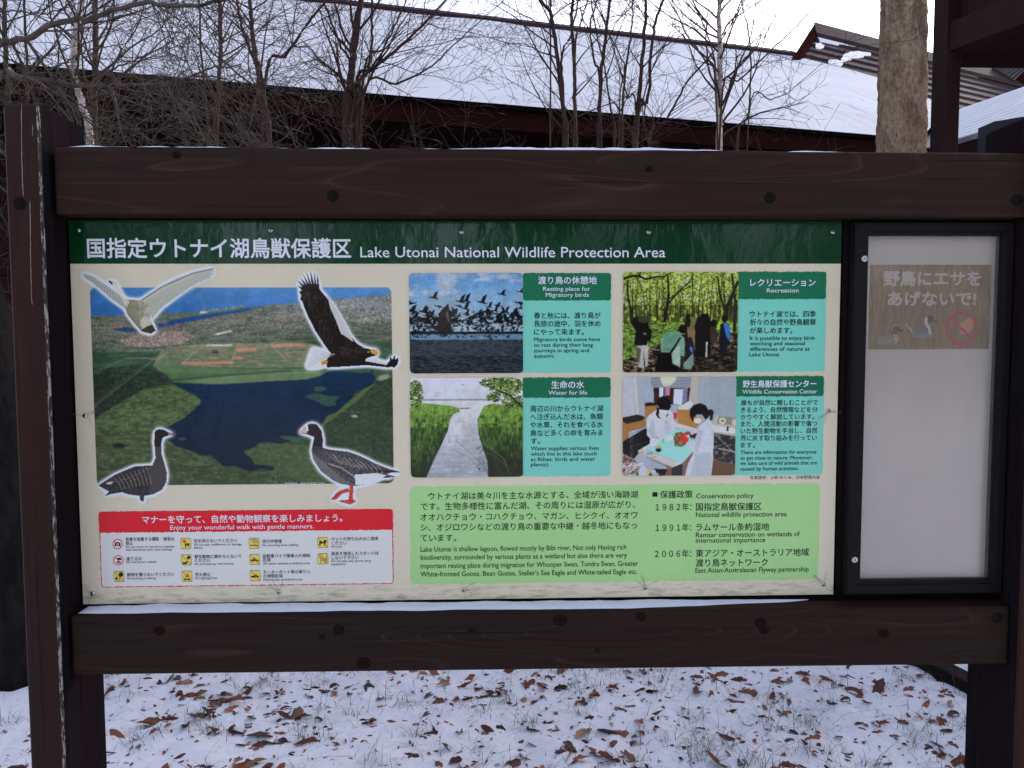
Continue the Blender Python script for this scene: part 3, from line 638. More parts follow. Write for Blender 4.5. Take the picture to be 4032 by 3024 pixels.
# ------------------------------------------------------------------ info board
ib = thing('info_board', (0, 0, .92), 'large cream wildlife board with a dark green title band, photographs and bilingual text', 'information board')
mb = MB(); mb.box(-.9, .9, 0, .004, .9205, 1.8195); bev(mb.go('panel', M_cream, ib), .0006, 1)
zh = c4.B(378, 330)[1]
def sheet(name, x0, x1, z0, z1, y, mat, parent): return build(name, [(x0, y, z0), (x1, y, z0), (x1, y, z1), (x0, y, z1)], [[0, 1, 2, 3]], mat, parent)
tbnd = sheet('title_band', -.8997, .8997, zh, 1.8192, L1, M_hdr, ib)
lettering(tbnd, [(c4, '国指定ウトナイ湖鳥獣保護区', 477, 1910, 245, 116, .019)], M_wt, L2)
lettering(tbnd, [(cT, 'Lake Utonai National Wildlife Protection Area', 836, 1687, 94, 42, .006)], M_wt, L2)
def torn(name, x0, x1, z0, z1, y, mat, parent, r=.008, amp=.0016, sides='tblr', seed=0):
    rr = random.Random(seed); pts = []
    def edge(a, b, wav):
        L = math.hypot(b[0]-a[0], b[1]-a[1]); n_ = max(2, int(L/.0035)); o = []
        nx_, nz_ = (b[1]-a[1])/L, -(b[0]-a[0])/L; ph = rr.uniform(0, 9)
        for i in range(n_):
            t = i/n_; wv_ = min(1, t*n_/4, (1-t)*n_/4)*amp*(math.sin(t*L*420+ph+math.sin(t*L*160)*2)*.5+rr.uniform(-.7, .7)) if wav else 0
            o.append((a[0]+(b[0]-a[0])*t+nx_*wv_, a[1]+(b[1]-a[1])*t+nz_*wv_))
        return o
    c = lambda cx_, cz_, a0: [(cx_+r*math.cos(a0+k*math.pi/8), cz_+r*math.sin(a0+k*math.pi/8)) for k in range(5)]
    pts += edge((x0+r, z0), (x1-r, z0), 'b' in sides)+c(x1-r, z0+r, -math.pi/2)+edge((x1, z0+r), (x1, z1-r), 'r' in sides)+c(x1-r, z1-r, 0)
    pts += edge((x1-r, z1), (x0+r, z1), 't' in sides)+c(x0+r, z1-r, math.pi/2)+edge((x0, z1-r), (x0, z0+r), 'l' in sides)+c(x0+r, z0+r, math.pi)
    from mathutils.geometry import tessellate_polygon
    fs = [list(t_) for t_ in tessellate_polygon([[Vector((p[0], p[1], 0)) for p in pts]])]
    return build(name, [(p[0], y, p[1]) for p in pts], fs, mat, parent)
# ---- printed pictures: colours laid on a fine grid of the board, in the crop's own measure
class Print:
    def __init__(s, cr, tl, br, step):
        X0, Z1 = cr.B(*tl); X1, Z0 = cr.B(*br); s.nx = int((X1-X0)/step)+1; s.ny = int((Z1-Z0)/step)+1; s.cr = cr
        s.X, s.Z = np.meshgrid(np.linspace(X0, X1, s.nx), np.linspace(Z1, Z0, s.ny)); s.gx, s.gy = cr.inv(s.X, s.Z)
        s.c = np.zeros(s.X.shape+(3,)); s.rr = np.random.RandomState(1)
    def mask(s, pts):
        p = np.array(pts, float); gx, gy = s.gx, s.gy; m = np.zeros(gx.shape, bool)
        bx = (gx >= p[:, 0].min()) & (gx <= p[:, 0].max()) & (gy >= p[:, 1].min()) & (gy <= p[:, 1].max())
        if not bx.any(): return m
        x = gx[bx]; y = gy[bx]; ins = np.zeros(x.shape, bool); k = len(p)
        for i in range(k):
            x1, y1 = p[i]; x2, y2 = p[(i+1) % k]
            if y1 == y2: continue
            c = ((y1 > y) != (y2 > y)) & (x < (x2-x1)*(y-y1)/(y2-y1)+x1); ins ^= c
        m[bx] = ins; return m
    def put(s, m, col, a=1.0):
        col = np.asarray(col, float)
        a = np.asarray(a)*m; s.c = s.c*(1-a[..., None])+col*a[..., None]
    def poly(s, pts, col, a=1.0): m = s.mask(pts); s.put(m, col, a); return m
    def seg(s, pts, w, col, a=1.0):
        p = np.array(pts, float); m = np.zeros(s.gx.shape, bool)
        ws = np.linspace(w[0], w[1], len(p)) if isinstance(w, tuple) else np.full(len(p), w)
        for i in range(len(p)-1):
            ax, ay = p[i]; bx, by = p[i+1]; W_ = (ws[i]+ws[i+1])/4; pad = W_+2
            bb_ = (s.gx > min(ax, bx)-pad) & (s.gx < max(ax, bx)+pad) & (s.gy > min(ay, by)-pad) & (s.gy < max(ay, by)+pad)
            if not bb_.any(): continue
            x = s.gx[bb_]; y = s.gy[bb_]; L2_ = (bx-ax)**2+(by-ay)**2+1e-9; t = np.clip(((x-ax)*(bx-ax)+(y-ay)*(by-ay))/L2_, 0, 1)
            m[bb_] |= np.hypot(x-ax-t*(bx-ax), y-ay-t*(by-ay)) <= W_
        s.put(m, col, a); return m
    def ell(s, cx_, cy_, rx_, ry_, col, a=1.0):
        m = ((s.gx-cx_)/rx_)**2+((s.gy-cy_)/ry_)**2 <= 1; s.put(m, col, a); return m
    def fb(s, sx_, sy_, seed=0, o=4): return fbm(s.gx/sx_+50, s.gy/sy_+50, seed, o)
    def mul(s, f, m=None):
        f = np.asarray(f); k = s.c*f[..., None]; s.c = k if m is None else np.where(m[..., None], k, s.c)
    def soften(s, k=1, sh=.12, m=None):                # a photograph's soft edges, uneven tone and grain
        b_ = np.stack([blur(s.c[..., i], k) for i in range(3)], -1); t_ = (1+sh*2*(s.fb(90, 90, 301, 4)-.5)+sh*1.6*(s.fb(26, 26, 305, 3)-.5))*(1+.10*(s.rr.rand(*s.gx.shape)-.5))
        b_ = b_*t_[..., None]; s.c = b_ if m is None else np.where(m[..., None], b_, s.c)
    def rounded(s, r):                            # metres
        x0, x1, z0, z1 = s.X.min(), s.X.max(), s.Z.min(), s.Z.max()
        dx_ = np.maximum(np.maximum(x0+r-s.X, s.X-(x1-r)), 0); dz_ = np.maximum(np.maximum(z0+r-s.Z, s.Z-(z1-r)), 0)
        return np.hypot(dx_, dz_) <= r
    def mesh(s, name, parent, y, keep):
        c = np.clip(s.c, 0, 255)/255; l = np.where(c <= .04045, c/12.92, ((c+.055)/1.055)**2.4)*np.array(GAIN)
        l = np.minimum(l, .88)
        idx = np.arange(s.nx*s.ny).reshape(s.ny, s.nx)
        kf = keep[:-1, :-1] & keep[1:, :-1] & keep[:-1, 1:] & keep[1:, 1:]
        q = np.stack([idx[1:, :-1], idx[1:, 1:], idx[:-1, 1:], idx[:-1, :-1]], -1)[kf]
        u, inv = np.unique(q, return_inverse=True); q = inv.reshape(q.shape)
        V_ = np.stack([s.X.ravel(), np.full(s.X.size, y), s.Z.ravel()], 1)[u]
        C_ = np.concatenate([l.reshape(-1, 3), np.ones((s.X.size, 1))], 1)[u]
        return build(name, V_, q, M_print, parent, cols=C_)
def blur(a, k):
    for ax in (0, 1):
        p = np.pad(a, [(k+1, k) if i == ax else (0, 0) for i in (0, 1)], mode='edge'); c = np.cumsum(p, ax)
        a = (np.take(c, range(2*k+1, c.shape[ax]), ax)-np.take(c, range(0, c.shape[ax]-2*k-1), ax))/(2*k+1)
    return a
# ---- aerial photograph with four cut-out birds
def art_aerial():
    P = Print(c5, (8, 70), (2150, 1660), .00125)
    gx, gy = P.gx, P.gy
    P.c[:] = (192, 188, 176)
    x0, x1, z0, z1 = c5.B(87, 217)[0], c5.B(2062, 220)[0], c5.B(135, 1515)[1], c5.B(1000, 217)[1]
    r = .014
    dx_ = np.maximum(np.maximum(x0+r-P.X, P.X-(x1-r)), 0); dz_ = np.maximum(np.maximum(z0+r-P.Z, P.Z-(z1-r)), 0)
    pic = np.hypot(dx_, dz_) <= r
    rr = np.random.RandomState(3)
    t = np.clip((gy-217)/260, 0, 1); k = np.clip(gx/2100, 0, 1)
    sea = np.stack([28+18*t+45*k*(1-t), 92-8*t+38*k*(1-t*.6), 160-14*t+30*k], -1)
    P.c = np.where(pic[..., None], sea, P.c); P.mul(1+.05*(P.fb(60, 8, 2)-.5), pic)
    sea_m = pic.copy(); land = P.mask([(60, 407), (330, 398), (560, 386), (780, 378), (900, 362), (1090, 338), (1140, 352), (1260, 332), (1400, 322), (1480, 318), (1600, 305), (1700, 296), (1850, 282), (2100, 262), (2100, 1560), (60, 1560)]) & pic
    f1 = P.fb(120, 22, 5); f2 = P.fb(26, 7, 6); f3 = P.fb(9, 4, 7, 2)
    g = np.stack([36+34*f1, 58+40*f1, 48+22*f1], -1)
    P.c = np.where(land[..., None], g, P.c)
    # mottled forest and fields of the middle distance
    midb = land & (gy < 640)
    P.put(midb & (f2 > .55), (70, 84, 66), .55); P.put(midb & (P.fb(70, 9, 9) > .57), (104, 112, 92), .6)
    town = np.clip(1-np.abs(gy-(470-.06*(gx-500)+40*np.sin(gx/400)))/190, 0, 1)
    sp = rr.rand(*gx.shape)
    P.put(midb & (P.fb(12, 5, 11, 2) > .52) & (P.fb(160, 40, 12) > .42), (96, 88, 96), .5)
    P.put(midb & (sp < .19*town), (178, 168, 168), .75); P.put(midb & (sp > 1-.16*town), (126, 100, 94), .7); P.put((P.fb(60, 12, 14, 3) > .54) & midb, (138, 128, 128), town*.4)
    P.put(midb & (sp > .6) & (sp < .6+.14*town), (40, 52, 58), .7)
    trd = np.clip((gx-1150+260*(P.fb(200, 60, 16)-.5))/420, 0, 1)*np.clip((500-gy+120*(P.fb(160, 40, 17)-.5))/90, 0, 1)*land; P.put((P.fb(14, 6, 15, 2) > .5) & land, (150, 144, 152), trd*.55); P.put(sp < .2*trd, (220, 214, 218), .7); P.put((sp > .6) & (sp < .6+.2*trd), (60, 70, 74), .6)
    P.poly([(330, 500), (420, 478), (520, 462), (660, 428), (820, 398), (1000, 372), (1135, 350), (1150, 366), (1000, 392), (830, 424), (680, 455), (540, 484), (420, 505), (340, 512)], (30, 66, 122))
    P.poly([(240, 488), (340, 480), (420, 500), (330, 512), (250, 500)], (36, 62, 100))
    P.poly([(560, 392), (780, 380), (1000, 350), (1095, 342), (1060, 362), (900, 388), (740, 408), (600, 412)], (78, 100, 92), .8)
    for i in range(60):
        x = rr.uniform(760, 1100); y = 385-(x-760)*.12+rr.uniform(-12, 6); P.poly([(x, y), (x+rr.uniform(4, 12), y-1), (x+8, y+3), (x, y+4)], [(205, 205, 210), (150, 160, 160), (120, 130, 120)][i % 3], .8)
    P.seg([(838, 388), (838, 345)], 7, (200, 120, 120)); P.poly([(806, 390), (856, 384), (856, 374), (812, 378)], (200, 200, 205))
    for i in range(26):
        x = rr.uniform(100, 700); y = 470+rr.uniform(-20, 12); P.poly([(x, y), (x+26, y-3), (x+24, y+6), (x, y+8)], (150, 84, 84), .6)
    # village, pale strips, airstrip fields
    vil = P.mask([(280, 560), (430, 520), (700, 500), (780, 540), (700, 585), (480, 610), (330, 600)]) & pic
    P.put(vil & (sp < .5), (150, 116, 112), .8); P.put(vil & (sp > .8), (212, 205, 205), .8); P.put(vil & (sp > .55) & (sp < .7), (60, 60, 66), .7)
    for i in range(90):
        y = rr.uniform(430, 700); x = rr.uniform(90, 2040); L = rr.uniform(20, 170); P.poly([(x, y), (x+L, y-4), (x+L, y-1), (x, y+4)], [(150, 132, 118), (176, 150, 140), (120, 128, 108)][i % 3], .55)
    fld = P.mask([(560, 620), (820, 585), (1500, 575), (1640, 620), (1560, 740), (1100, 745), (700, 735), (500, 730)]) & pic
    P.put(fld, (104, 118, 94), .75); P.put(fld & (P.fb(60, 5, 19) > .55), (150, 126, 106), .75); P.put(fld & (P.fb(90, 6, 23) > .6), (84, 104, 84), .8)
    for pl_ in ([(700, 705), (1020, 700), (1030, 716), (690, 722)], [(1050, 612), (1180, 610), (1180, 634), (1050, 640)], [(1270, 592), (1500, 588), (1505, 602), (1275, 612)], [(1040, 668), (1100, 672), (1085, 690), (1030, 690)]): P.poly(pl_, (190, 128, 104), .8)
    for ln_, w_ in ([(1060, 585), (1010, 720)], 9), ([(1270, 590), (1380, 700)], 6), ([(600, 610), (830, 600), (1060, 600), (1500, 585)], 4), ([(690, 715), (830, 600)], 6), ([(640, 612), (520, 700)], 5), ([(330, 680), (545, 684)], 7): P.seg(ln_, w_, (160, 140, 124), .8)
    P.poly([(905, 522), (1010, 500), (1020, 506), (920, 530)], (205, 205, 205))
    for i in range(7): P.poly([(840+i*24, 600), (870+i*24, 588), (880+i*24, 592), (852+i*24, 604)], (190, 186, 178))
    for i in range(16): P.poly([(880+rr.uniform(0, 55), 625+rr.uniform(0, 32)), (892+rr.uniform(0, 50), 636), (886+rr.uniform(0, 50), 646)], (60, 62, 58))
    # dark wood on the left, marshes
    P.poly([(60, 760), (430, 720), (590, 785), (600, 850), (440, 890), (300, 965), (120, 1100), (60, 1120)], (38, 52, 44))
    lw = P.mask([(60, 760), (430, 720), (590, 785), (600, 850), (440, 890), (300, 965), (120, 1100), (60, 1120)]) & pic
    P.put(lw & (P.fb(14, 8, 24, 3) > .56), (62, 76, 62), .7)
    P.poly([(500, 730), (1100, 748), (1500, 750), (1650, 770), (1500, 822), (1240, 832), (900, 852), (640, 842), (600, 800)], (80, 106, 76))
    P.poly([(700, 835), (1000, 790), (1350, 775), (1560, 770), (1640, 790), (1500, 822), (1240, 834), (900, 852)], (112, 136, 96), .85)
    P.seg([(560, 830), (900, 800), (1400, 762)], 8, (44, 62, 52), .7)
    lo = P.mask([(60, 1110), (300, 965), (450, 880), (630, 850), (830, 962), (690, 1085), (600, 1190), (700, 1275), (900, 1335), (1040, 1395), (1140, 1425), (1300, 1420), (1700, 1500), (1700, 1560), (60, 1560)]) & pic
    P.put(lo, (72, 88, 58)); P.put(lo & (gy < 1150), (92, 116, 76), .8)
    f4 = P.fb(34, 9, 26); P.put(lo & (f4 > .56), (104, 126, 84), .6); P.put(lo & (f4 < .4), (56, 68, 48), .6); P.put(lo & (P.fb(14, 4, 28, 3) > .62), (50, 62, 46), .7)
    P.put(lo & (gy > 1380) & (P.fb(30, 12, 29) > .5), (52, 66, 46), .7)
    rf = P.mask([(1960, 830), (2100, 780), (2100, 1560), (1580, 1560), (1300, 1430), (1240, 1390), (1180, 1390), (1100, 1300), (1150, 1270), (1330, 1235), (1500, 1240), (1560, 1180), (1640, 1060), (1800, 950), (1880, 880)]) & pic
    P.put(rf, (50, 70, 50)); P.put(rf & (P.fb(18, 10, 33, 3) > .55), (70, 92, 64), .7); P.put(rf & (P.fb(9, 6, 34, 2) < .4), (34, 50, 38), .7)
    P.poly([(1640, 1060), (1800, 950), (1880, 880), (1960, 840), (1840, 960), (1730, 1040), (1620, 1120), (1560, 1190)], (96, 118, 74), .8)
    rl = P.mask([(1100, 1290), (1200, 1235), (1500, 1245), (1560, 1300), (1700, 1500), (1500, 1500), (1300, 1430), (1180, 1390)]) & pic
    P.put(rl, (84, 104, 66), .8); P.put(rl & (P.fb(20, 8, 35, 3) > .55), (58, 74, 52), .7)
    # the lake
    lake = P.mask([(585, 782), (598, 800), (615, 832), (650, 842), (900, 852), (1060, 846), (1250, 832), (1500, 820), (1600, 795), (1640, 770), (1720, 758), (1860, 780), (1920, 772), (1930, 750), (1942, 752), (1940, 785), (1960, 815), (1940, 852), (1880, 880), (1820, 905), (1800, 945), (1740, 1000), (1690, 1040), (1640, 1055), (1600, 1115), (1560, 1160), (1480, 1195), (1330, 1188), (1400, 1222), (1330, 1240), (1250, 1225), (1190, 1236), (1170, 1262), (1100, 1282), (1098, 1300), (1140, 1330), (1170, 1375), (1240, 1382), (1292, 1392), (1282, 1418), (1210, 1402), (1130, 1420), (1040, 1385), (960, 1388), (915, 1345), (890, 1318), (830, 1318), (760, 1288), (650, 1252), (600, 1215), (560, 1160), (480, 1142), (600, 1130), (690, 1082), (760, 1030), (818, 965), (800, 935), (730, 892), (660, 862), (625, 845), (600, 815)]) & pic
    tl = np.clip((gy-760)/600, 0, 1); lk = np.stack([22-10*tl, 48-18*tl, 78-26*tl], -1)
    P.c = np.where(lake[..., None], lk, P.c); P.mul(1+.22*(P.fb(90, 20, 41)-.5), lake); P.put(lake & (rr.rand(*gx.shape) > .997), (80, 100, 120), .6)
    for isl in ([(1490, 930), (1560, 908), (1640, 925), (1725, 930), (1690, 965), (1705, 985), (1640, 998), (1560, 960)], [(1555, 870), (1600, 862), (1645, 880), (1600, 900), (1560, 895)], [(1320, 1192), (1400, 1188), (1470, 1205), (1420, 1222), (1360, 1212)], [(660, 1205), (700, 1195), (722, 1208), (690, 1222)]): P.poly(isl, (56, 86, 72), .9)
    P.poly([(235, 1245), (280, 1232), (330, 1252), (300, 1270), (245, 1262)], (28, 36, 44))
    for ln_, w_ in ([(100, 1010), (330, 830), (510, 690), (640, 612)], 7), ([(100, 1000), (320, 815), (500, 690)], 4), ([(90, 780), (330, 680), (540, 684)], 5), ([(100, 800), (270, 700)], 4): P.seg(ln_, w_, (104, 108, 100), .75)
    P.seg([(1120, 1290), (1200, 1285), (1280, 1305), (1380, 1325), (1540, 1335)], 5, (110, 112, 90), .8); P.seg([(1330, 1365), (1310, 1410), (1300, 1450), (1315, 1510)], 5, (128, 124, 100), .8)
    P.seg([(1960, 820), (2010, 790), (2060, 800)], 10, (150, 150, 140), .6)
    for i in range(18): P.poly([(1960+rr.uniform(0, 90), 790+rr.uniform(-20, 40)), (1975+rr.uniform(0, 80), 800+rr.uniform(-20, 30)), (1968+rr.uniform(0, 80), 812)], (160, 156, 150), .7)
    P.poly([(1790, 1055), (1830, 1050), (1842, 1068), (1810, 1070)], (168, 170, 160)); P.seg([(1745, 1025), (1860, 1035)], 5, (130, 130, 112), .7)
    P.put((P.fb(300, 60, 61, 4) > .5) & pic & ~land, (52, 112, 176), .25); P.mul(np.where(land & (gy > 780), .92, 1.05), pic); P.put(pic & (gy < 420), (120, 140, 168), np.clip(1-(gy-217)/210, 0, 1)*.28); P.soften(1, .09, pic)
    aer = pic.copy()
    lab = np.zeros(gx.shape, int)
    # birds
    swanL = [(40, 132), (62, 130), (115, 150), (190, 198), (268, 255), (316, 292), (326, 360), (300, 342), (240, 300), (170, 240), (108, 186), (62, 160)]
    swanN = [(208, 178), (222, 176), (248, 180), (266, 192), (283, 232), (312, 280), (350, 312), (330, 350), (310, 310), (280, 262), (250, 222), (236, 204)]
    swanB = [(316, 292), (350, 300), (400, 302), (436, 300), (470, 330), (488, 390), (484, 430), (500, 460), (520, 500), (490, 521), (430, 508), (388, 462), (340, 402), (322, 355)]
    swanR = [(430, 300), (468, 270), (560, 213), (650, 163), (760, 125), (840, 106), (908, 93), (885, 108), (918, 110), (880, 122), (905, 130), (868, 142), (880, 152), (800, 185), (720, 232), (640, 290), (560, 350), (498, 424), (488, 400), (470, 340)]
    eagW = [(1650, 632), (1620, 590), (1600, 560), (1575, 520), (1560, 500), (1540, 455), (1520, 420), (1500, 372), (1490, 350), (1478, 310), (1464, 300), (1470, 270), (1456, 248), (1474, 238), (1447, 205), (1478, 218), (1443, 170), (1492, 206), (1462, 152), (1508, 200), (1480, 128), (1522, 196), (1502, 110), (1538, 196), (1528, 98), (1556, 200), (1556, 115), (1572, 206), (1577, 122), (1590, 226), (1600, 242), (1650, 300), (1700, 370), (1742, 440), (1790, 530), (1832, 582), (1882, 616), (1800, 700), (1690, 680)]
    eagB = [(1690, 640), (1780, 590), (1832, 582), (1882, 614), (1930, 624), (1962, 626), (1976, 648), (1960, 664), (1930, 670), (1892, 684), (1970, 694), (2040, 716), (2062, 732), (2048, 742), (1900, 727), (1750, 736), (1640, 742), (1630, 700), (1660, 660)]
    eagH = [(2030, 716), (2048, 700), (2052, 668), (2066, 690), (2082, 660), (2086, 688), (2107, 676), (2102, 716), (2082, 742), (2048, 736)]
    eagT = [(1500, 748), (1516, 700), (1528, 660), (1545, 612), (1590, 628), (1640, 640), (1700, 630), (1716, 660), (1670, 690), (1630, 722), (1600, 744)]
    gooL = [(512, 1166), (524, 1150), (545, 1143), (575, 1148), (598, 1162), (642, 1178), (606, 1186), (566, 1200), (556, 1235), (558, 1300), (578, 1370), (594, 1430), (590, 1490), (562, 1540), (502, 1570), (446, 1580), (442, 1618), (420, 1612), (416, 1580), (350, 1572), (300, 1556), (230, 1568), (188, 1582), (216, 1552), (145, 1512), (188, 1484), (258, 1440), (380, 1388), (500, 1380), (520, 1330), (512, 1240)]
    gooR = [(1453, 1170), (1500, 1124), (1530, 1106), (1572, 1112), (1602, 1152), (1613, 1212), (1612, 1266), (1662, 1278), (1782, 1292), (1862, 1322), (1962, 1372), (2042, 1402), (2137, 1428), (2060, 1428), (2030, 1438), (2098, 1458), (2000, 1462), (1960, 1482), (1880, 1505), (1812, 1516), (1722, 1500), (1680, 1480), (1600, 1420), (1548, 1340), (1538, 1280), (1556, 1196), (1500, 1176)]
    gooF = [[(1788, 1512), (1812, 1514), (1808, 1600), (1832, 1616), (1792, 1637), (1708, 1614), (1780, 1604)], [(1780, 1528), (1722, 1545), (1700, 1562), (1664, 1606), (1700, 1605), (1738, 1566), (1788, 1552)]]
    groups = [[swanL, swanN, swanB, swanR], [eagW, eagB, eagH, eagT], [gooL], [gooR]+gooF]
    masks = [np.any([P.mask(p) for p in g_], 0) for g_ in groups]
    for i, m in enumerate(masks):
        h = blur(blur(m.astype(float), 5), 4); a = np.clip(h*3.4, 0, 1); a[m] = 1
        P.put(np.ones_like(m), (222, 226, 230), a); lab[a > .12] = i+1
    # swan
    P.poly(swanL, (154, 162, 158)); P.poly(swanR, (164, 169, 164)); P.poly(swanB, (122, 122, 104)); P.poly(swanN, (196, 198, 188))
    for i in range(26):
        t = i/25; ax, ay = 470+420*t, 300-185*t; P.seg([(ax, ay+14), (ax-28+8*t, ay+62+50*(1-t))], 3, (112, 122, 112), .7)
        P.seg([(ax+9, ay+10), (ax-18+8*t, ay+60+46*(1-t))], 3, (190, 194, 182), .5)
    for i in range(13): t = i/12; P.seg([(70+230*t, 138+145*t), (82+215*t, 172+165*t)], 3, (112, 124, 116), .7)
    P.seg([(430, 300), (560, 215), (760, 127), (900, 96)], 9, (104, 112, 100), .8); P.seg([(440, 310), (570, 228), (770, 140)], 8, (182, 186, 174), .7)
    body = P.mask(swanB); sh = np.clip((gx-330-(gy-300)*.35)/140, 0, 1)
    P.put(body, (188, 188, 172), sh*.8); P.put(body & (P.fb(14, 20, 51) > .55), (100, 98, 84), .4); P.ell(455, 450, 34, 42, (205, 205, 192), .6)
    P.poly([(420, 500), (470, 470), (500, 462), (522, 500), (490, 521), (440, 510)], (58, 58, 50)); P.poly([(208, 178), (224, 176), (240, 192), (236, 204)], (24, 22, 22)); P.poly([(226, 176), (246, 182), (240, 196)], (190, 150, 60)); P.ell(255, 188, 3.5, 3.5, (20, 20, 20))
    # eagle
    P.poly(eagT, (206, 209, 212)); P.poly(eagW, (30, 26, 25)); P.poly(eagB, (34, 28, 26)); P.poly(eagH, (26, 24, 24))
    P.poly([(1640, 268), (1662, 300), (1706, 368), (1752, 450), (1800, 545), (1812, 575), (1770, 545), (1730, 520), (1700, 440), (1660, 350)], (178, 182, 188)); P.poly([(1894, 684), (1970, 694), (2036, 714), (2030, 726), (1960, 712), (1890, 700)], (190, 194, 198))
    for i in range(7): P.seg([(1690, 655), (1512+i*8, 742-i*19)], 3, (140, 142, 146), .6)
    P.poly([(1922, 624), (1962, 625), (1977, 648), (1958, 664), (1944, 652), (1926, 648)], (222, 138, 44)); P.poly([(1600, 704), (1626, 694), (1646, 700), (1640, 718), (1604, 726)], (206, 122, 40)); P.ell(1908, 640, 4, 4, (220, 190, 90))
    wm = masks[1] & (P.fb(10, 26, 53) > .6); P.put(wm & P.mask(eagW) & (P.c.mean(-1) < 60), (58, 50, 46), .6)
    for i in range(12): t = i/11; P.seg([(1500+130*t, 300+270*t), (1560+110*t, 290+240*t)], 2.5, (60, 54, 50), .6)
    P.seg([(1720, 610), (1850, 640), (1900, 640)], 14, (62, 50, 42), .5)
    # bean goose
    P.poly(gooL, (40, 38, 40)); gm = masks[2]
    P.put(gm & (gy > 1250) & (gx > 480), (78, 76, 78), .6); P.put(gm & (P.fb(7, 10, 55, 3) > .55), (66, 64, 66), .6); P.poly([(512, 1166), (545, 1143), (600, 1162), (566, 1200), (553, 1260), (514, 1260)], (34, 31, 32), .85)
    for i in range(9): P.seg([(250+26*i, 1462-9*i), (282+25*i, 1500-6*i), (300+24*i, 1540-5*i)], 3.5, (150, 148, 148), .75)
    P.seg([(200, 1500), (330, 1470), (480, 1400)], 3, (120, 118, 120), .7); P.poly([(195, 1494), (240, 1484), (236, 1502), (205, 1506)], (176, 176, 180)); P.poly([(604, 1168), (628, 1174), (606, 1184)], (190, 130, 90))
    # white-fronted goose
    P.poly(gooR, (58, 57, 60)); gm = P.mask(gooR)
    P.poly([(1500, 1130), (1572, 1112), (1604, 1156), (1612, 1270), (1545, 1280), (1556, 1196), (1520, 1176)], (38, 34, 36)); P.put(gm & (P.fb(8, 12, 57, 3) > .54) & (gy > 1260), (96, 96, 100), .6)
    P.poly([(1545, 1300), (1640, 1380), (1760, 1480), (1830, 1510), (1720, 1500), (1600, 1420), (1548, 1340)], (108, 108, 114), .7)
    P.poly([(1820, 1440), (1900, 1436), (1960, 1430), (2028, 1446), (2000, 1462), (1960, 1482), (1880, 1505), (1826, 1508)], (202, 206, 216)); P.poly([(1930, 1400), (2137, 1428), (2050, 1428), (1960, 1424)], (36, 34, 38))
    for i in range(10): P.seg([(1640+36*i, 1300+9*i), (1680+36*i, 1340+9*i), (1740+28*i, 1372+7*i)], 3.5, (168, 168, 172), .7)
    P.seg([(1650, 1370), (1740, 1400), (1810, 1450), (1840, 1490)], 5, (190, 192, 196), .8)
    P.poly([(1453, 1170), (1494, 1128), (1512, 1150), (1508, 1172)], (214, 160, 150)); P.poly([(1498, 1124), (1512, 1116), (1518, 1150), (1508, 1160)], (220, 218, 216))
    for f_ in gooF: P.poly(f_, (178, 62, 40))
    P.seg([(1664, 1604), (1716, 1566)], 5, (120, 40, 30)); P.seg([(1720, 1612), (1800, 1608)], 4, (120, 40, 30))
    keepA = aer & (lab == 0)
    dil = lambda m: blur(m.astype(float), 1) > .05
    o = P.mesh('aerial_photo', ib, L1, dil(keepA) & (aer | (lab > 0)))
    o['label'] = 'aerial photograph of a dark blue lake among marshes with a town and the sea beyond'
    for i, lb in enumerate(('swan picture with raised wings', 'sea eagle picture with orange bill', 'dark goose picture facing right', 'goose picture with red legs facing left')):
        b = P.mesh('bird_cutout', ib, L2, lab == i+1); b['label'] = lb
    lettering(o, [(c5, '写真提供：㈱志方写真工芸社', 1366, 1625, 1500, 20)], M_wt, L3, 'caption')
art_aerial()
def bird(P, x, y, s, flap, d, col=(16, 18, 24)):
    P.poly([(x-d*s*1.0, y-s*.22), (x-d*s*.5, y-s*.06), (x, y-s*.16), (x+d*s*.55, y+s*.12), (x+d*s*.75, y+s*.3), (x+d*s*.3, y+s*.28), (x-d*s*.2, y+s*.12), (x-d*s*.6, y+s*.06)], col)
    P.poly([(x-d*s*.2, y-s*.1), (x+d*s*.35, y-s*.05), (x+d*s*(.25+.5*flap), y-s*1.15*abs(flap)*np.sign(flap)), (x+d*s*.1, y-s*.8*flap)], col)
    if flap > .3: P.poly([(x-d*s*.1, y), (x+d*s*.3, y+s*.1), (x-d*s*.1+d*s*.3*flap, y-s*.9*flap)], col)
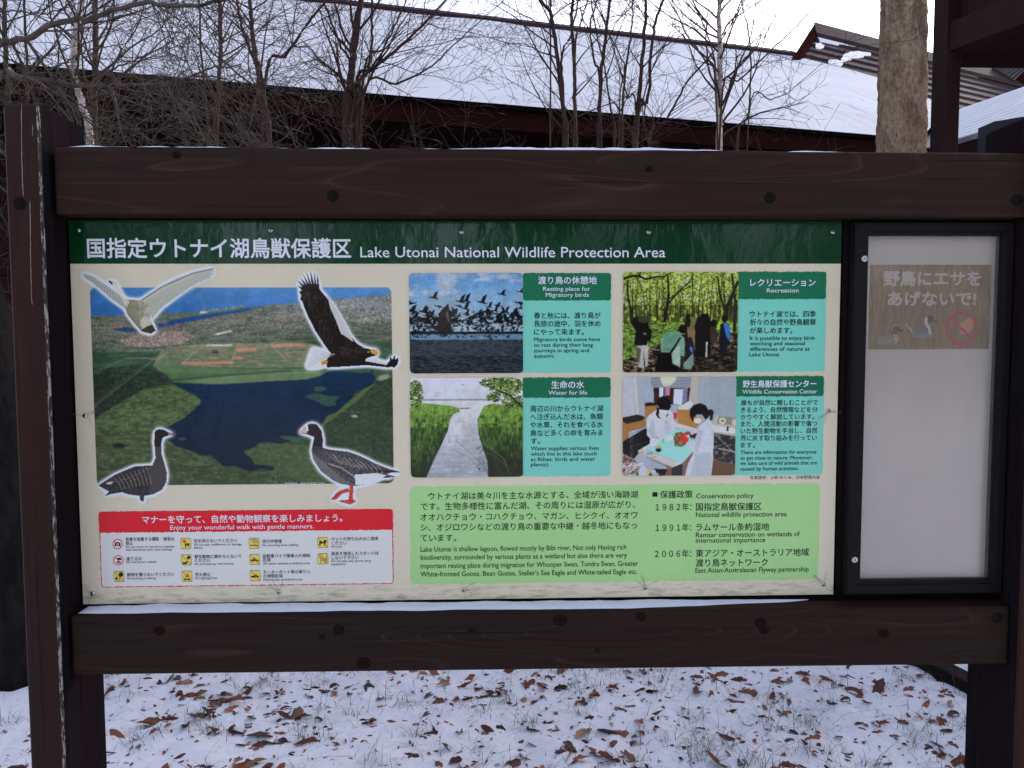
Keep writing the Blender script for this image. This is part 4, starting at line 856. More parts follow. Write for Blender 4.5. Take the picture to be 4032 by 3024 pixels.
def pic_birds(par):
    P = Print(c6, (40, 60), (1820, 1613), .0009); gx, gy = P.gx, P.gy; rr = random.Random(7)
    t = np.clip((gy-60)/900, 0, 1); P.c = np.stack([84+70*t, 138+42*t, 196-2*t], -1)
    cl = P.fb(420, 210, 61); a = np.clip((cl-.46)*6, 0, 1)*np.clip(1-(gy-60)/480, 0, 1)*np.clip(1.3-gx/1700, .25, 1)
    P.put(np.ones(gx.shape, bool), (148, 158, 172), a*.9); a2 = np.clip((P.fb(300, 120, 66)-.5)*6, 0, 1)*(gy < 420); P.put(np.ones(gx.shape, bool), (182, 186, 196), a2*.7)
    a3 = np.clip((P.fb(600, 140, 68)-.42)*4, 0, 1)*(gy > 420)*(gy < 980); P.put(np.ones(gx.shape, bool), (134, 156, 178), a3*.8)
    P.put(gy > 1005, (96, 132, 160)); P.put((gy > 968) & (gy < 1012), (30, 36, 46)); wz = gy > 1095
    P.put(wz, (50, 60, 70)); P.put(wz & (gy > 1350), (38, 46, 56), .6); P.put(wz & (P.fb(45, 7, 71, 3) > .56), (66, 78, 94), .6); P.put(wz & (P.fb(45, 7, 73, 3) < .42), (26, 32, 38), .7); P.put(wz & (gy > 1350) & (P.fb(60, 14, 75, 3) < .43), (14, 18, 22), .8)
    for x, y, s, f, d in ((430, 440, 95, .9, 1), (510, 575, 85, -.7, 1), (850, 500, 100, 1.0, 1), (930, 490, 95, 1.1, 1), (1180, 510, 105, 1.0, 1), (1490, 385, 90, .7, 1), (1790, 350, 95, .6, 1), (1290, 585, 70, 1.1, 1), (1425, 560, 75, .6, 1), (820, 570, 80, -.5, 1), (920, 610, 85, 1.2, 1), (270, 650, 80, 1.0, 1), (1770, 520, 110, -.8, 1), (1770, 605, 65, .5, 1), (90, 640, 130, .6, 1), (60, 530, 120, .5, -1), (320, 720, 90, .7, 1), (1130, 700, 80, .9, 1), (1240, 660, 75, .7, 1)): bird(P, x, y, s, f, d)
    for i in range(470):
        y = 640+350*rr.random()**.8; x = rr.uniform(40, 1820); 
        if y < 760 and x < 1250 and rr.random() < .6: continue
        bird(P, x, y, rr.uniform(34, 62)*(.7+.4*(y < 850)), rr.choice([-.8, -.5, .5, .8, 1.1, 1.3]), rr.choice([1, 1, 1, -1]))
    for i in range(110): bird(P, rr.uniform(40, 1500 if rr.random() < .8 else 1820), rr.uniform(975, 1065), rr.uniform(20, 40), rr.choice([-.6, .4, .7]), 1)
    bird(P, 1310, 1080, 50, .6, 1)
    P.poly([(190, 880), (360, 880), (490, 870), (500, 700), (540, 640), (655, 530), (680, 700), (720, 630), (795, 600), (790, 690), (680, 770), (690, 900), (760, 990), (560, 1000), (420, 930), (300, 895)], (34, 32, 34), .95)
    P.poly([(610, 690), (650, 640), (665, 740), (660, 840), (640, 790)], (110, 104, 102), .6)
    P.soften()
    o = P.mesh('photo', par, L4, P.rounded(.009)); o['label'] = 'photo of a dark flock of geese rising over the lake'
def pic_forest(par):
    P = Print(c7, (50, 45), (1830, 1598), .0009); gx, gy = P.gx, P.gy; rr = random.Random(8)
    f = P.fb(60, 40, 81); f2 = P.fb(22, 15, 82, 3); P.c = np.stack([96+50*f, 122+46*f, 40+26*f], -1)
    P.put(f2 > .56, (168, 190, 84), .8); P.put(f2 < .43, (50, 70, 26), .85); P.put((P.fb(70, 50, 84) > .6) & (P.fb(14, 12, 86, 2) > .5) & (gy < 560), (176, 208, 218), .85)
    P.put((P.fb(20, 12, 88, 2) > .6) & (gy < 800), (206, 214, 120), .6)
    P.put((gy > 560) & (gy < 860) & (P.fb(26, 60, 89) > .5), (44, 50, 24), .75)
    for i in range(60):
        x = rr.uniform(50, 1830); y0 = rr.uniform(100, 420); P.seg([(x+rr.uniform(-60, 60), y0), (x+rr.uniform(-15, 15), 560), (x, rr.uniform(700, 840))], (rr.uniform(5, 9), rr.uniform(10, 18)), (36, 34, 24), .85)
    P.seg([(690, 860), (730, 600), (760, 400), (745, 120)], (60, 26), (34, 30, 22)); P.seg([(740, 560), (900, 360), (1080, 200), (1140, 80)], (30, 12), (40, 36, 26)); P.seg([(760, 470), (960, 330), (1140, 250)], (22, 8), (40, 36, 26))
    P.seg([(50, 150), (200, 105), (300, 110), (400, 155), (560, 120), (690, 120), (770, 70)], (40, 16), (28, 24, 18)); P.seg([(290, 100), (330, 50)], 20, (28, 24, 18))
    P.seg([(185, 830), (170, 640), (130, 470), (120, 200)], (60, 24), (42, 38, 30)); P.seg([(1640, 780), (1660, 600), (1760, 380), (1830, 200)], (80, 40), (34, 30, 24)); P.seg([(1640, 700), (1560, 400), (1520, 120)], (40, 18), (40, 36, 28)); P.seg([(1780, 960), (1800, 500), (1740, 80)], (60, 24), (40, 36, 28)); P.seg([(60, 430), (150, 560)], 18, (110, 110, 90)); P.seg([(1130, 700), (1135, 60)], 10, (46, 44, 30))
    P.poly([(50, 880), (300, 830), (1000, 820), (1000, 1000), (700, 1130), (300, 1330), (50, 1420)], (92, 124, 50)); gm = P.mask([(50, 880), (300, 830), (1000, 820), (1000, 1000), (700, 1130), (300, 1330), (50, 1420)])
    P.put(gm & (P.fb(30, 18, 91, 3) > .55), (146, 172, 84), .75); P.put(gm & (P.fb(34, 20, 92, 3) < .43), (40, 54, 24), .8)
    gd_ = (gy > 1000) & ~gm; P.put(gd_, (62, 54, 44)); P.put(gd_ & (P.fb(40, 14, 93, 3) > .55), (176, 162, 140), .75); P.put(gd_ & (P.fb(60, 22, 94, 3) < .46), (20, 17, 15), .9); P.put((gy > 1250) & (gx > 900), (22, 18, 17), .55)
    K = (22, 19, 20)
    P.poly([(210, 770), (260, 740), (330, 730), (400, 735), (460, 780), (440, 880), (495, 950), (490, 1080), (420, 1190), (300, 1200), (220, 1180), (250, 960), (180, 850)], K); P.ell(370, 780, 90, 55, (52, 58, 40)); P.poly([(360, 990), (410, 990), (410, 1022), (365, 1022)], (110, 100, 70))
    P.poly([(250, 1190), (420, 1180), (438, 1110), (440, 1480), (400, 1520), (370, 1280), (372, 1540), (290, 1520), (262, 1300)], (160, 158, 158)); P.poly([(250, 1190), (330, 1240), (300, 1500), (265, 1330)], (70, 62, 58), .8)
    for x, w_, y0, y1, c_ in ((1060, 90, 700, 1300, (30, 26, 22)), (1150, 120, 760, 1200, (104, 104, 66)), (1320, 180, 690, 1320, K), (1250, 150, 740, 1350, (24, 22, 24)), (1460, 100, 800, 1150, (54, 46, 40))): P.poly([(x-w_*.3, y0), (x+w_*.3, y0), (x+w_*.6, y0+160), (x+w_*.5, y1), (x-w_*.5, y1), (x-w_*.6, y0+160)], c_)
    P.poly([(1040, 900), (1160, 900), (1180, 1010), (1060, 1070)], (120, 100, 70)); P.ell(1460, 840, 48, 60, K); P.poly([(1490, 940), (1570, 800), (1580, 940)], (140, 190, 60)); P.poly([(1340, 1130), (1365, 1130), (1355, 1380), (1330, 1360)], (180, 176, 172))
    P.poly([(1560, 860), (1640, 820), (1700, 860), (1720, 1000), (1700, 1130), (1640, 1300), (1600, 1390), (1550, 1330), (1545, 1080)], (26, 26, 34)); P.poly([(1610, 840), (1660, 835), (1712, 900), (1715, 1060), (1690, 1110), (1650, 1040)], (52, 108, 188)); P.ell(1625, 770, 46, 55, K)
    P.ell(980, 930, 70, 66, K); P.poly([(640, 1070), (690, 1010), (780, 965), (900, 965), (1000, 1070), (1030, 1260), (1000, 1360), (945, 1340), (935, 1530), (800, 1460), (790, 1290), (640, 1290), (630, 1160)], (112, 150, 132)); P.poly([(690, 1010), (780, 965), (900, 965), (960, 1080), (800, 1280), (660, 1280)], (90, 138, 118), .9); P.poly([(930, 1060), (960, 1060), (810, 1300), (770, 1300)], K); P.poly([(810, 1300), (930, 1180), (940, 1500), (810, 1460)], (164, 186, 176), .6)
    P.poly([(540, 1580), (600, 1290), (800, 1300), (820, 1470), (930, 1540), (900, 1600), (540, 1600)], (20, 16, 18))
    P.poly([(1030, 1080), (1110, 1050), (1150, 1180), (1140, 1460), (1000, 1470), (1010, 1200)], (36, 30, 38)); P.poly([(1080, 1220), (1120, 1200), (1140, 1290), (1110, 1300)], (88, 100, 196)); P.poly([(980, 1480), (1140, 1300), (1150, 1480), (1100, 1560), (1000, 1550)], (116, 140, 130))
    P.mul(1+.16*(np.random.RandomState(2).rand(*gx.shape)-.5))
    P.soften()
    o = P.mesh('photo', par, L4, P.rounded(.009)); o['label'] = 'photo of people standing in a sunlit green wood'
def pic_river(par):
    P = Print(cA, (65, 865), (927, 1613), .0009); gx, gy = P.gx, P.gy; rr = random.Random(9)
    t = np.clip((gy-865)/180, 0, 1); P.c = np.stack([212-14*t, 208-10*t, 222-8*t], -1)
    P.put((gy > 1030), (176, 182, 194)); P.put((gy > 1024) & (gy < 1036), (120, 140, 146)); tt = np.clip((gy-1036)/560, 0, 1); w_ = gy > 1036
    P.c = np.where(w_[..., None], np.stack([196-54*tt, 196-44*tt, 206-40*tt], -1), P.c); P.put(w_ & (gy > 1440) & (P.fb(60, 5, 101, 3) > .56), (128, 138, 152), .45); P.put(w_ & (P.fb(140, 10, 102, 3) > .6), (196, 198, 208), .3)
    left = [(60, 1090), (150, 1055), (260, 1062), (380, 1076), (440, 1095), (445, 1120), (400, 1135), (370, 1180), (355, 1260), (300, 1380), (250, 1470), (190, 1620), (60, 1620)]
    right = [(630, 1075), (700, 1060), (820, 1070), (930, 1060), (930, 1620), (660, 1620), (655, 1500), (620, 1400), (585, 1280), (580, 1180), (610, 1110)]
    for poly, sd in ((left, 1), (right, 2)):
        m = P.mask(poly); f = P.fb(9, 34, 110+sd, 4); d_ = np.clip((gy-1080)/520, 0, 1)
        P.put(m, (74, 112, 44)); P.put(m & (f > .54), (112, 152, 66), .8); P.put(m & (f < .44), (38, 62, 28), .85); P.put(m & (gy < 1150), (122, 160, 66), .4); P.put(m, (24, 34, 18), np.clip(d_*.9+.5*(P.fb(60, 90, 118+sd)-.5), 0, .8)); P.put(m & (gy < 1240) & (P.fb(20, 14, 119+sd, 3) > .5), (132, 172, 74), .5)
        for i in range(260):
            x = rr.uniform(60, 930); y = rr.uniform(1100, 1600); P.seg([(x, y), (x+rr.uniform(-14, 14), y-rr.uniform(20, 60))], 2.2, rr.choice([(140, 176, 90), (60, 92, 40), (30, 44, 24)]), .7*1.0) if m[int(np.clip((y-865)/748*(P.ny-1), 0, P.ny-1)), int(np.clip((x-65)/862*(P.nx-1), 0, P.nx-1))] else None
    P.poly([(620, 1380), (585, 1280), (600, 1330), (660, 1500), (655, 1600), (930, 1600), (930, 1480), (760, 1440)], (34, 36, 26), .5); P.poly([(355, 1260), (300, 1380), (190, 1620), (110, 1620), (250, 1440)], (30, 40, 26), .6)
    for i in range(60): x = rr.uniform(580, 680); y = rr.uniform(1250, 1560); P.seg([(x, y), (x-rr.uniform(5, 50), y+rr.uniform(10, 40))], 2.2, (50, 56, 48), .7)
    for x, y, n_, rx_, ry_ in ((110, 985, 300, 55, 105), (800, 930, 420, 130, 75), (700, 900, 160, 100, 40), (860, 1040, 200, 90, 60), (700, 1010, 90, 50, 35)):
        for i in range(n_):
            a = rr.uniform(0, 6.28); q_ = rr.random()**.6; xx, yy = x+rx_*q_*math.cos(a), y+ry_*q_*math.sin(a); s_ = rr.uniform(6, 13)
            P.poly([(xx-s_, yy), (xx, yy-s_*.6), (xx+s_, yy), (xx, yy+s_*.6)], rr.choice([(56, 80, 34), (88, 118, 50), (34, 50, 26), (116, 142, 66)]))
    P.seg([(730, 960), (820, 990), (870, 1040), (925, 1090)], (10, 16), (40, 40, 30)); P.seg([(420, 1340), (520, 1430), (620, 1530), (660, 1600)], 4, (100, 96, 92), .9); P.seg([(400, 1410), (520, 1470), (600, 1560)], 3, (110, 104, 100), .9); P.seg([(530, 1430), (680, 1440), (800, 1530)], 3, (110, 100, 90), .8); P.seg([(660, 1380), (780, 1480), (820, 1590)], 4, (130, 118, 100), .8)
    P.poly([(440, 1094), (520, 1090), (530, 1096), (450, 1100)], (60, 90, 50)); P.ell(470, 914, 14, 2.5, (110, 110, 120)); P.ell(592, 1555, 8, 5, (20, 20, 20))
    P.mul(1+.1*(np.random.RandomState(4).rand(*gx.shape)-.5))
    P.soften()
    o = P.mesh('photo', par, L4, P.rounded(.009)); o['label'] = 'photo of a pale stream running between green reeds to the lake'
def pic_lab(par):
    P = Print(c8, (42, 55), (1795, 1583), .0009); gx, gy = P.gx, P.gy
    P.c[:] = (152, 164, 182); P.put(gx > 1220, (146, 160, 172)); P.put((gx > 1220) & (np.sin(gy/5) > .4) & (gx > 1400), (130, 144, 156), .5); P.put(gx < 240, (170, 178, 192)); P.poly([(222, 55), (250, 55), (292, 640), (262, 640)], (198, 190, 172)); P.poly([(1100, 55), (1222, 55), (1200, 500), (1090, 430)], (168, 168, 158))
    P.poly([(480, 55), (1110, 55), (1100, 215), (490, 215)], (140, 150, 162)); bl = P.mask([(480, 55), (1110, 55), (1100, 215), (490, 215)]); P.put(bl & (np.sin(gy/3.2) > 0), (104, 116, 128), .7)
    P.poly([(525, 222), (1095, 222), (1060, 490), (530, 480)], (60, 34, 32)); P.poly([(610, 222), (675, 222), (672, 430), (610, 360)], (196, 204, 228)); P.poly([(840, 245), (985, 240), (965, 490), (830, 480)], (190, 202, 224)); P.poly([(712, 222), (780, 222), (775, 340), (712, 340)], (176, 130, 150)); P.poly([(985, 225), (1055, 225), (1045, 440), (965, 480)], (112, 116, 150)); P.poly([(680, 222), (712, 222), (712, 400), (680, 400)], (92, 92, 118))
    P.poly([(620, 55), (885, 55), (860, 130), (790, 190), (700, 210), (655, 170)], (190, 186, 166)); P.ell(745, 90, 110, 70, (206, 206, 198), .7)
    P.poly([(42, 680), (330, 640), (400, 690), (410, 830), (320, 860), (150, 900), (130, 1060), (42, 1040)], (150, 108, 64)); P.poly([(42, 690), (270, 640), (395, 680), (350, 730), (100, 785), (42, 740)], (40, 38, 40)); P.poly([(385, 510), (560, 490), (600, 600), (500, 640), (395, 690)], (156, 112, 66)); P.poly([(388, 462), (480, 448), (585, 470), (560, 500), (390, 510)], (38, 36, 38))
    P.poly([(890, 560), (1080, 570), (1180, 640), (1230, 800), (1170, 860), (900, 800)], (164, 116, 62)); P.seg([(890, 680), (1150, 740)], 5, (196, 160, 110)); P.poly([(890, 540), (1000, 470), (1090, 420), (1150, 480), (1060, 560), (950, 565)], (196, 196, 200)); P.poly([(830, 610), (890, 610), (890, 710), (840, 710)], (196, 50, 62)); P.poly([(850, 760), (1200, 860), (1150, 900), (860, 840)], (188, 190, 196))
    P.poly([(42, 1060), (420, 840), (470, 1010), (460, 1100), (300, 1230), (220, 1330), (42, 1250)], (26, 26, 30)); P.seg([(180, 1330), (165, 960), (180, 890), (400, 830)], 9, (96, 98, 106)); P.seg([(205, 1320), (195, 930), (400, 860)], 7, (80, 82, 90)); P.seg([(200, 1130), (440, 1060)], 8, (70, 72, 78))
    P.poly([(1440, 780), (1500, 650), (1795, 690), (1795, 1000), (1460, 920)], (170, 170, 168)); P.poly([(1540, 660), (1795, 690), (1795, 810), (1510, 780)], (128, 130, 120)); P.ell(1595, 738, 52, 52, (196, 192, 166)); P.ell(1595, 738, 22, 22, (120, 116, 96)); P.ell(1790, 760, 50, 52, (186, 182, 160)); P.poly([(1450, 800), (1795, 860), (1795, 940), (1460, 905)], (200, 200, 204)); P.poly([(1668, 822), (1692, 826), (1684, 898), (1658, 892)], (20, 20, 22)); P.seg([(1490, 830), (1540, 836)], 5, (190, 90, 110))
    P.poly([(1450, 920), (1795, 980), (1795, 1420), (1440, 1330)], (40, 40, 44)); P.put(P.mask([(1450, 920), (1795, 980), (1795, 1420), (1440, 1330)]) & (P.fb(60, 40, 121, 3) > .58), (112, 112, 106), .8); P.seg([(1460, 930), (1795, 1250)], 8, (150, 150, 150)); P.seg([(1795, 1010), (1470, 1120)], 6, (20, 20, 22)); P.seg([(1540, 1170), (1790, 1220)], 22, (150, 146, 138)); P.poly([(1450, 1335), (1795, 1420), (1795, 1590), (1420, 1590)], (92, 70, 54)); P.poly([(700, 1400), (830, 1450), (800, 1590), (600, 1590)], (110, 84, 66))
    Wc = (186, 192, 208); Wd = (150, 160, 178)
    P.poly([(415, 740), (440, 660), (560, 570), (600, 560), (760, 560), (820, 610), (850, 760), (868, 930), (800, 960), (680, 990), (560, 1100), (470, 1110), (470, 1010), (418, 960)], Wc); P.poly([(520, 700), (560, 960), (640, 1020), (500, 1000), (440, 900)], Wd, .6); P.poly([(690, 720), (780, 760), (780, 930), (700, 960)], Wd, .4)
    P.poly([(480, 1330), (700, 1400), (740, 1480), (640, 1500), (500, 1470)], Wd); P.poly([(520, 1480), (740, 1490), (690, 1590), (600, 1590)], (20, 20, 24))
    P.poly([(575, 560), (570, 440), (610, 375), (680, 352), (750, 380), (790, 450), (795, 520), (760, 575), (620, 560), (600, 660), (640, 700), (590, 690), (560, 640)], (26, 24, 30)); P.poly([(745, 570), (748, 650), (720, 690), (735, 600)], (26, 24, 30)); P.poly([(605, 565), (755, 590), (740, 630), (620, 620)], (206, 206, 204)); P.poly([(600, 640), (730, 640), (720, 690), (650, 698)], (196, 196, 186)); P.poly([(585, 500), (600, 500), (605, 545), (590, 545)], (196, 150, 130))
    P.poly([(360, 1150), (900, 870), (1080, 890), (1140, 1210), (960, 1400), (820, 1460), (280, 1210)], (206, 206, 210)); P.poly([(480, 1100), (880, 870), (1080, 885), (1140, 1205), (960, 1395), (380, 1170)], (142, 206, 204)); P.poly([(280, 1200), (360, 1160), (900, 1390), (820, 1465)], (186, 182, 182)); P.seg([(420, 1190), (900, 1380)], 4, (90, 90, 100)); P.poly([(390, 1240), (480, 1215), (520, 1250), (430, 1275)], (110, 150, 200)); P.poly([(470, 1290), (560, 1280), (580, 1310), (500, 1320)], (196, 170, 100)); P.poly([(285, 1220), (370, 1195), (380, 1250), (290, 1260)], (206, 150, 140)); P.seg([(420, 1300), (800, 1480)], 14, (110, 112, 118)); P.poly([(810, 1465), (970, 1400), (970, 1590), (800, 1590)], (44, 40, 48)); P.poly([(970, 1400), (1140, 1215), (1050, 1590), (970, 1590)], (112, 92, 84))
    P.poly([(620, 1010), (800, 960), (850, 1020), (740, 1060), (650, 1050)], (196, 204, 210)); P.poly([(655, 1020), (690, 1010), (692, 1075), (658, 1080)], (90, 200, 90)); P.ell(600, 1190, 44, 34, (20, 44, 40)); P.poly([(560, 1110), (640, 1130), (660, 1160), (550, 1170)], (160, 166, 120)); P.poly([(480, 1000), (620, 1040), (560, 1130), (490, 1140)], (190, 196, 206))
    P.poly([(835, 1000), (870, 920), (960, 910), (1020, 960), (1030, 1100), (960, 1140), (850, 1130)], (140, 120, 84)); bm_ = P.mask([(835, 1000), (870, 920), (960, 910), (1020, 960), (1030, 1100), (960, 1140), (850, 1130)]); P.put(bm_ & (P.fb(18, 14, 125, 3) > .54), (60, 54, 40), .9); P.poly([(1080, 940), (1200, 930), (1170, 1010), (1090, 1000)], (52, 46, 44))
    P.poly([(1030, 1040), (1170, 1040), (1230, 820), (1380, 700), (1450, 800), (1460, 930), (1450, 1330), (1420, 1590), (1010, 1590), (1060, 1400), (1150, 1230), (1030, 1090)], Wc); P.poly([(1170, 1040), (1230, 880), (1300, 900), (1230, 1160), (1180, 1250)], Wd, .5); P.poly([(1180, 1250), (1400, 1230), (1440, 1330), (1400, 1590), (1100, 1590)], (158, 170, 186), .7); P.poly([(1090, 900), (1210, 860), (1190, 920), (1110, 960)], Wc)
    P.poly([(920, 970), (1000, 950), (1070, 1010), (1060, 1060), (1010, 1090), (930, 1040)], (196, 54, 50)); P.poly([(990, 930), (1060, 895), (1105, 925), (1060, 960), (1010, 955)], (186, 48, 46))
    P.poly([(1085, 640), (1090, 560), (1150, 490), (1250, 462), (1340, 500), (1385, 590), (1380, 680), (1330, 720), (1280, 640), (1190, 640), (1150, 690), (1145, 760), (1110, 710)], (28, 24, 28)); P.ell(1410, 610, 48, 52, (28, 24, 28)); P.poly([(1400, 640), (1450, 640), (1440, 720), (1400, 730)], (28, 24, 28)); P.poly([(1150, 680), (1250, 660), (1290, 660), (1280, 700), (1250, 790), (1160, 770)], (176, 140, 120)); P.poly([(1145, 710), (1240, 690), (1270, 730), (1240, 780), (1160, 770)], (208, 208, 206))
    P.poly([(42, 1240), (240, 1340), (300, 1460), (600, 1590), (42, 1590)], (140, 142, 150)); cl_ = P.mask([(42, 1240), (240, 1340), (300, 1460), (600, 1590), (42, 1590)]); P.put(cl_ & (P.fb(40, 30, 131, 3) > .56), (204, 206, 212), .85); P.put(cl_ & (P.fb(40, 30, 133, 3) < .42), (48, 48, 54), .85); P.put(cl_ & (P.fb(26, 26, 135, 2) > .66), (200, 84, 60), .8)
    P.poly([(300, 1500), (350, 1420), (440, 1500), (430, 1590), (290, 1590)], (176, 186, 206)); P.seg([(240, 1430), (350, 1400)], 22, (208, 208, 212)); P.ell(442, 1535, 32, 30, (222, 172, 40)); P.ell(530, 1520, 30, 26, (186, 188, 186)); P.seg([(190, 1570), (280, 1510)], 10, (110, 190, 90)); P.ell(560, 1570, 50, 30, (150, 168, 190), .8)
    P.mul(1+.06*(np.random.RandomState(6).rand(*gx.shape)-.5))
    P.soften(1, .035)
    o = P.mesh('photo', par, L4, P.rounded(.009)); o['label'] = 'photo of two masked workers in white coats treating an animal'
TX = [([('渡り鳥の休憩地', 1040, 1483, 123, 64), ('Resting place for', 1077, 1434, 187, 45), ('Migratory birds', 1097, 1424, 233, 45)],
       [('春と秋には、渡り鳥が', 1008, 1513, 390), ('長旅の途中、羽を休め', 1008, 1513, 452), ('にやって来ます。', 1008, 1388, 515)],
       [('Migratory birds come here', 1008, 1508, 571), ('to rest during their long', 1008, 1455, 613), ('journeys in spring and', 1008, 1424, 655), ('autumn.', 1008, 1162, 697)], 64, 52, 41),
      ([('レクリエーション', 1005, 1488, 137, 62), ('Recreation', 1128, 1363, 195, 45)],
       [('ウトナイ湖では、四季', 1003, 1493, 370), ('折々の自然や野鳥観察', 1003, 1493, 431), ('が楽しめます。', 1003, 1318, 492)],
       [('It is possible to enjoy bird-', 1002, 1490, 548), ('watching and seasonal', 1002, 1411, 588), ('differences of nature at', 1002, 1447, 629), ('Lake Utonai', 1000, 1219, 670)], 62, 51, 41),
      ([('生命の水', 1140, 1388, 915, 64), ('Water for life', 1117, 1412, 975, 45)],
       [('周辺の川からウトナイ湖', 980, 1532, 1096), ('へ注ぎ込んだ水は、魚類', 980, 1532, 1158), ('や水草、それを食べる水', 980, 1532, 1219), ('鳥など多くの命を育みま', 980, 1530, 1281), ('す。', 984, 1053, 1343)],
       [('Water supplies various lives', 984, 1500, 1397), ('which live in this lake (such', 984, 1483, 1439), ('as fishes, birds and water', 984, 1472, 1480), ('plants)', 984, 1115, 1521)], 64, 52, 41),
      ([('野生鳥獣保護センター', 950, 1495, 888, 58), ('Wildlife Conservation Center', 947, 1500, 945, 43)],
       [('誰もが自然に親しむことがで', 938, 1507, 1027), ('きるよう、自然情報などを分', 937, 1505, 1080), ('かりやすく解説しています。', 937, 1480, 1133), ('また、人間活動の影響で傷つ', 936, 1502, 1184), ('いた野生動物を手当し、自然', 935, 1503, 1236), ('界に戻す取り組みを行ってい', 934, 1500, 1289), ('ます。', 934, 1040, 1343)],
       [('There are information for everyone', 933, 1496, 1394), ('to get close to nature. Moreover,', 932, 1468, 1436), ('we take care of wild animals that are', 931, 1500, 1475), ('caused by human activities.', 930, 1365, 1517)], 58, 45, 39)]
for i, (cr, body, head) in enumerate(((cA, (905, 65, 1590, 822), (925, 68, 1592, 275)), (cB, (888, 57, 1558, 797), (900, 57, 1566, 258)), (cA, (905, 862, 1588, 1607), (920, 862, 1588, 1011)), (cB, (878, 832, 1542, 1562), (890, 832, 1549, 979)))):
    x0, z1 = cr.B(body[0], body[1]); x1, z0 = cr.B(body[2], body[3])
    cd_ = torn('topic_card', x0, x1, z0, z1-.004, L1, M_card, ib, .006, .0011, seed=i)
    hx0, hz1 = cr.B(head[0], head[1]); hx1, hz0 = cr.B(head[2], head[3]); torn('card_header', hx0, hx1, hz0, hz1, L3, M_chd, cd_, .006, .0011, seed=i+9)
    pic = (pic_birds, pic_forest, pic_river, pic_lab)[i]; pic(cd_)
    H, J, E_, hem, jem, eem = TX[i]
    lettering(cd_, [(cr, t, a_, b_, y_, em, .014 if ord(t[0]) > 255 else .003) for t, a_, b_, y_, em in H], M_wt, -.0022, 'header_lettering')
    lettering(cd_, [(cr, t, a_, b_, y_, jem, .006) for t, a_, b_, y_ in J], M_dk, -.0012, 'lettering')
    lettering(cd_, [(cr, t, a_, b_, y_, eem, .005) for t, a_, b_, y_ in E_], M_dk, -.0012, 'lettering')
lettering(ib, [(cB, '写真提供：小林 めぐみ、日本野鳥の会', 1004, 1523, 1583, 29, 0)], M_dk, -.0012, 'caption')
# ---- pale green text block
x0, z1 = cD.B(43, 73); x1, z0 = cD.B(2110, 540)
gb = torn('text_block', x0, x1, z0, z1, L1, M_lg, ib, .012, .0017, seed=31)
rows = [('ウトナイ湖は美々川を主な水源とする、全域が浅い海跡湖', 138, 1197, 115, 41), ('です。生物多様性に富んだ湖、その周りには湿原が広がり、', 98, 1183, 167, 41), ('オオハクチョウ・コハクチョウ、マガン、ヒシクイ、オオワ', 97, 1195, 221, 41), ('シ、オジロワシなどの渡り鳥の重要な中継・越冬地にもなっ', 97, 1193, 273, 41), ('ています。', 98, 278, 331, 41),
        ('Lake Utonai is shallow lagoon, flowed mostly by Bibi river, Not only Having rich', 98, 1139, 383, 36), ('biodiversity, surrounded by various plants as a wetland but also there are very', 98, 1142, 424, 36), ('important resting place during migration for Whooper Swan, Tundra Swan, Greater', 98, 1199, 466, 36), ("White-fronted Goose, Bean Goose, Steller's Sea Eagle and White-tailed Eagle etc.", 98, 1195, 508, 36),
        ('■', 1272, 1297, 111, 30), ('保護政策', 1310, 1475, 111, 42), ('Conservation policy', 1493, 1783, 118, 35), ('１９８２年：', 1287, 1468, 175, 42), ('国指定鳥獣保護区', 1492, 1823, 173, 42), ('National wildlife protection area', 1492, 1951, 212, 35), ('１９９１年：', 1287, 1468, 279, 42), ('ラムサール条約湿地', 1492, 1862, 276, 42), ('Ramsar conservation on wetlands of', 1491, 2018, 313, 35), ('international importance', 1491, 1843, 342, 35), ('２００６年：', 1284, 1468, 411, 42), ('東アジア・オーストラリア地域', 1491, 2063, 406, 42), ('渡り鳥ネットワーク', 1491, 1855, 456, 42), ('East Asian-Australasian Flyway partnership', 1489, 2062, 492, 35)]
for r0_, r1_, bo in ((0, 5, .005), (5, 9, 0), (9, 12, .008), (12, 15, .008), (15, 19, .008), (19, 23, .008)):
    lettering(gb, [(cD, t, a, b, y, e, bo if ord(t[-1]) > 255 or ord(t[0]) > 255 else .004) for t, a, b, y, e in rows[r0_:r1_]], M_dk, L2)
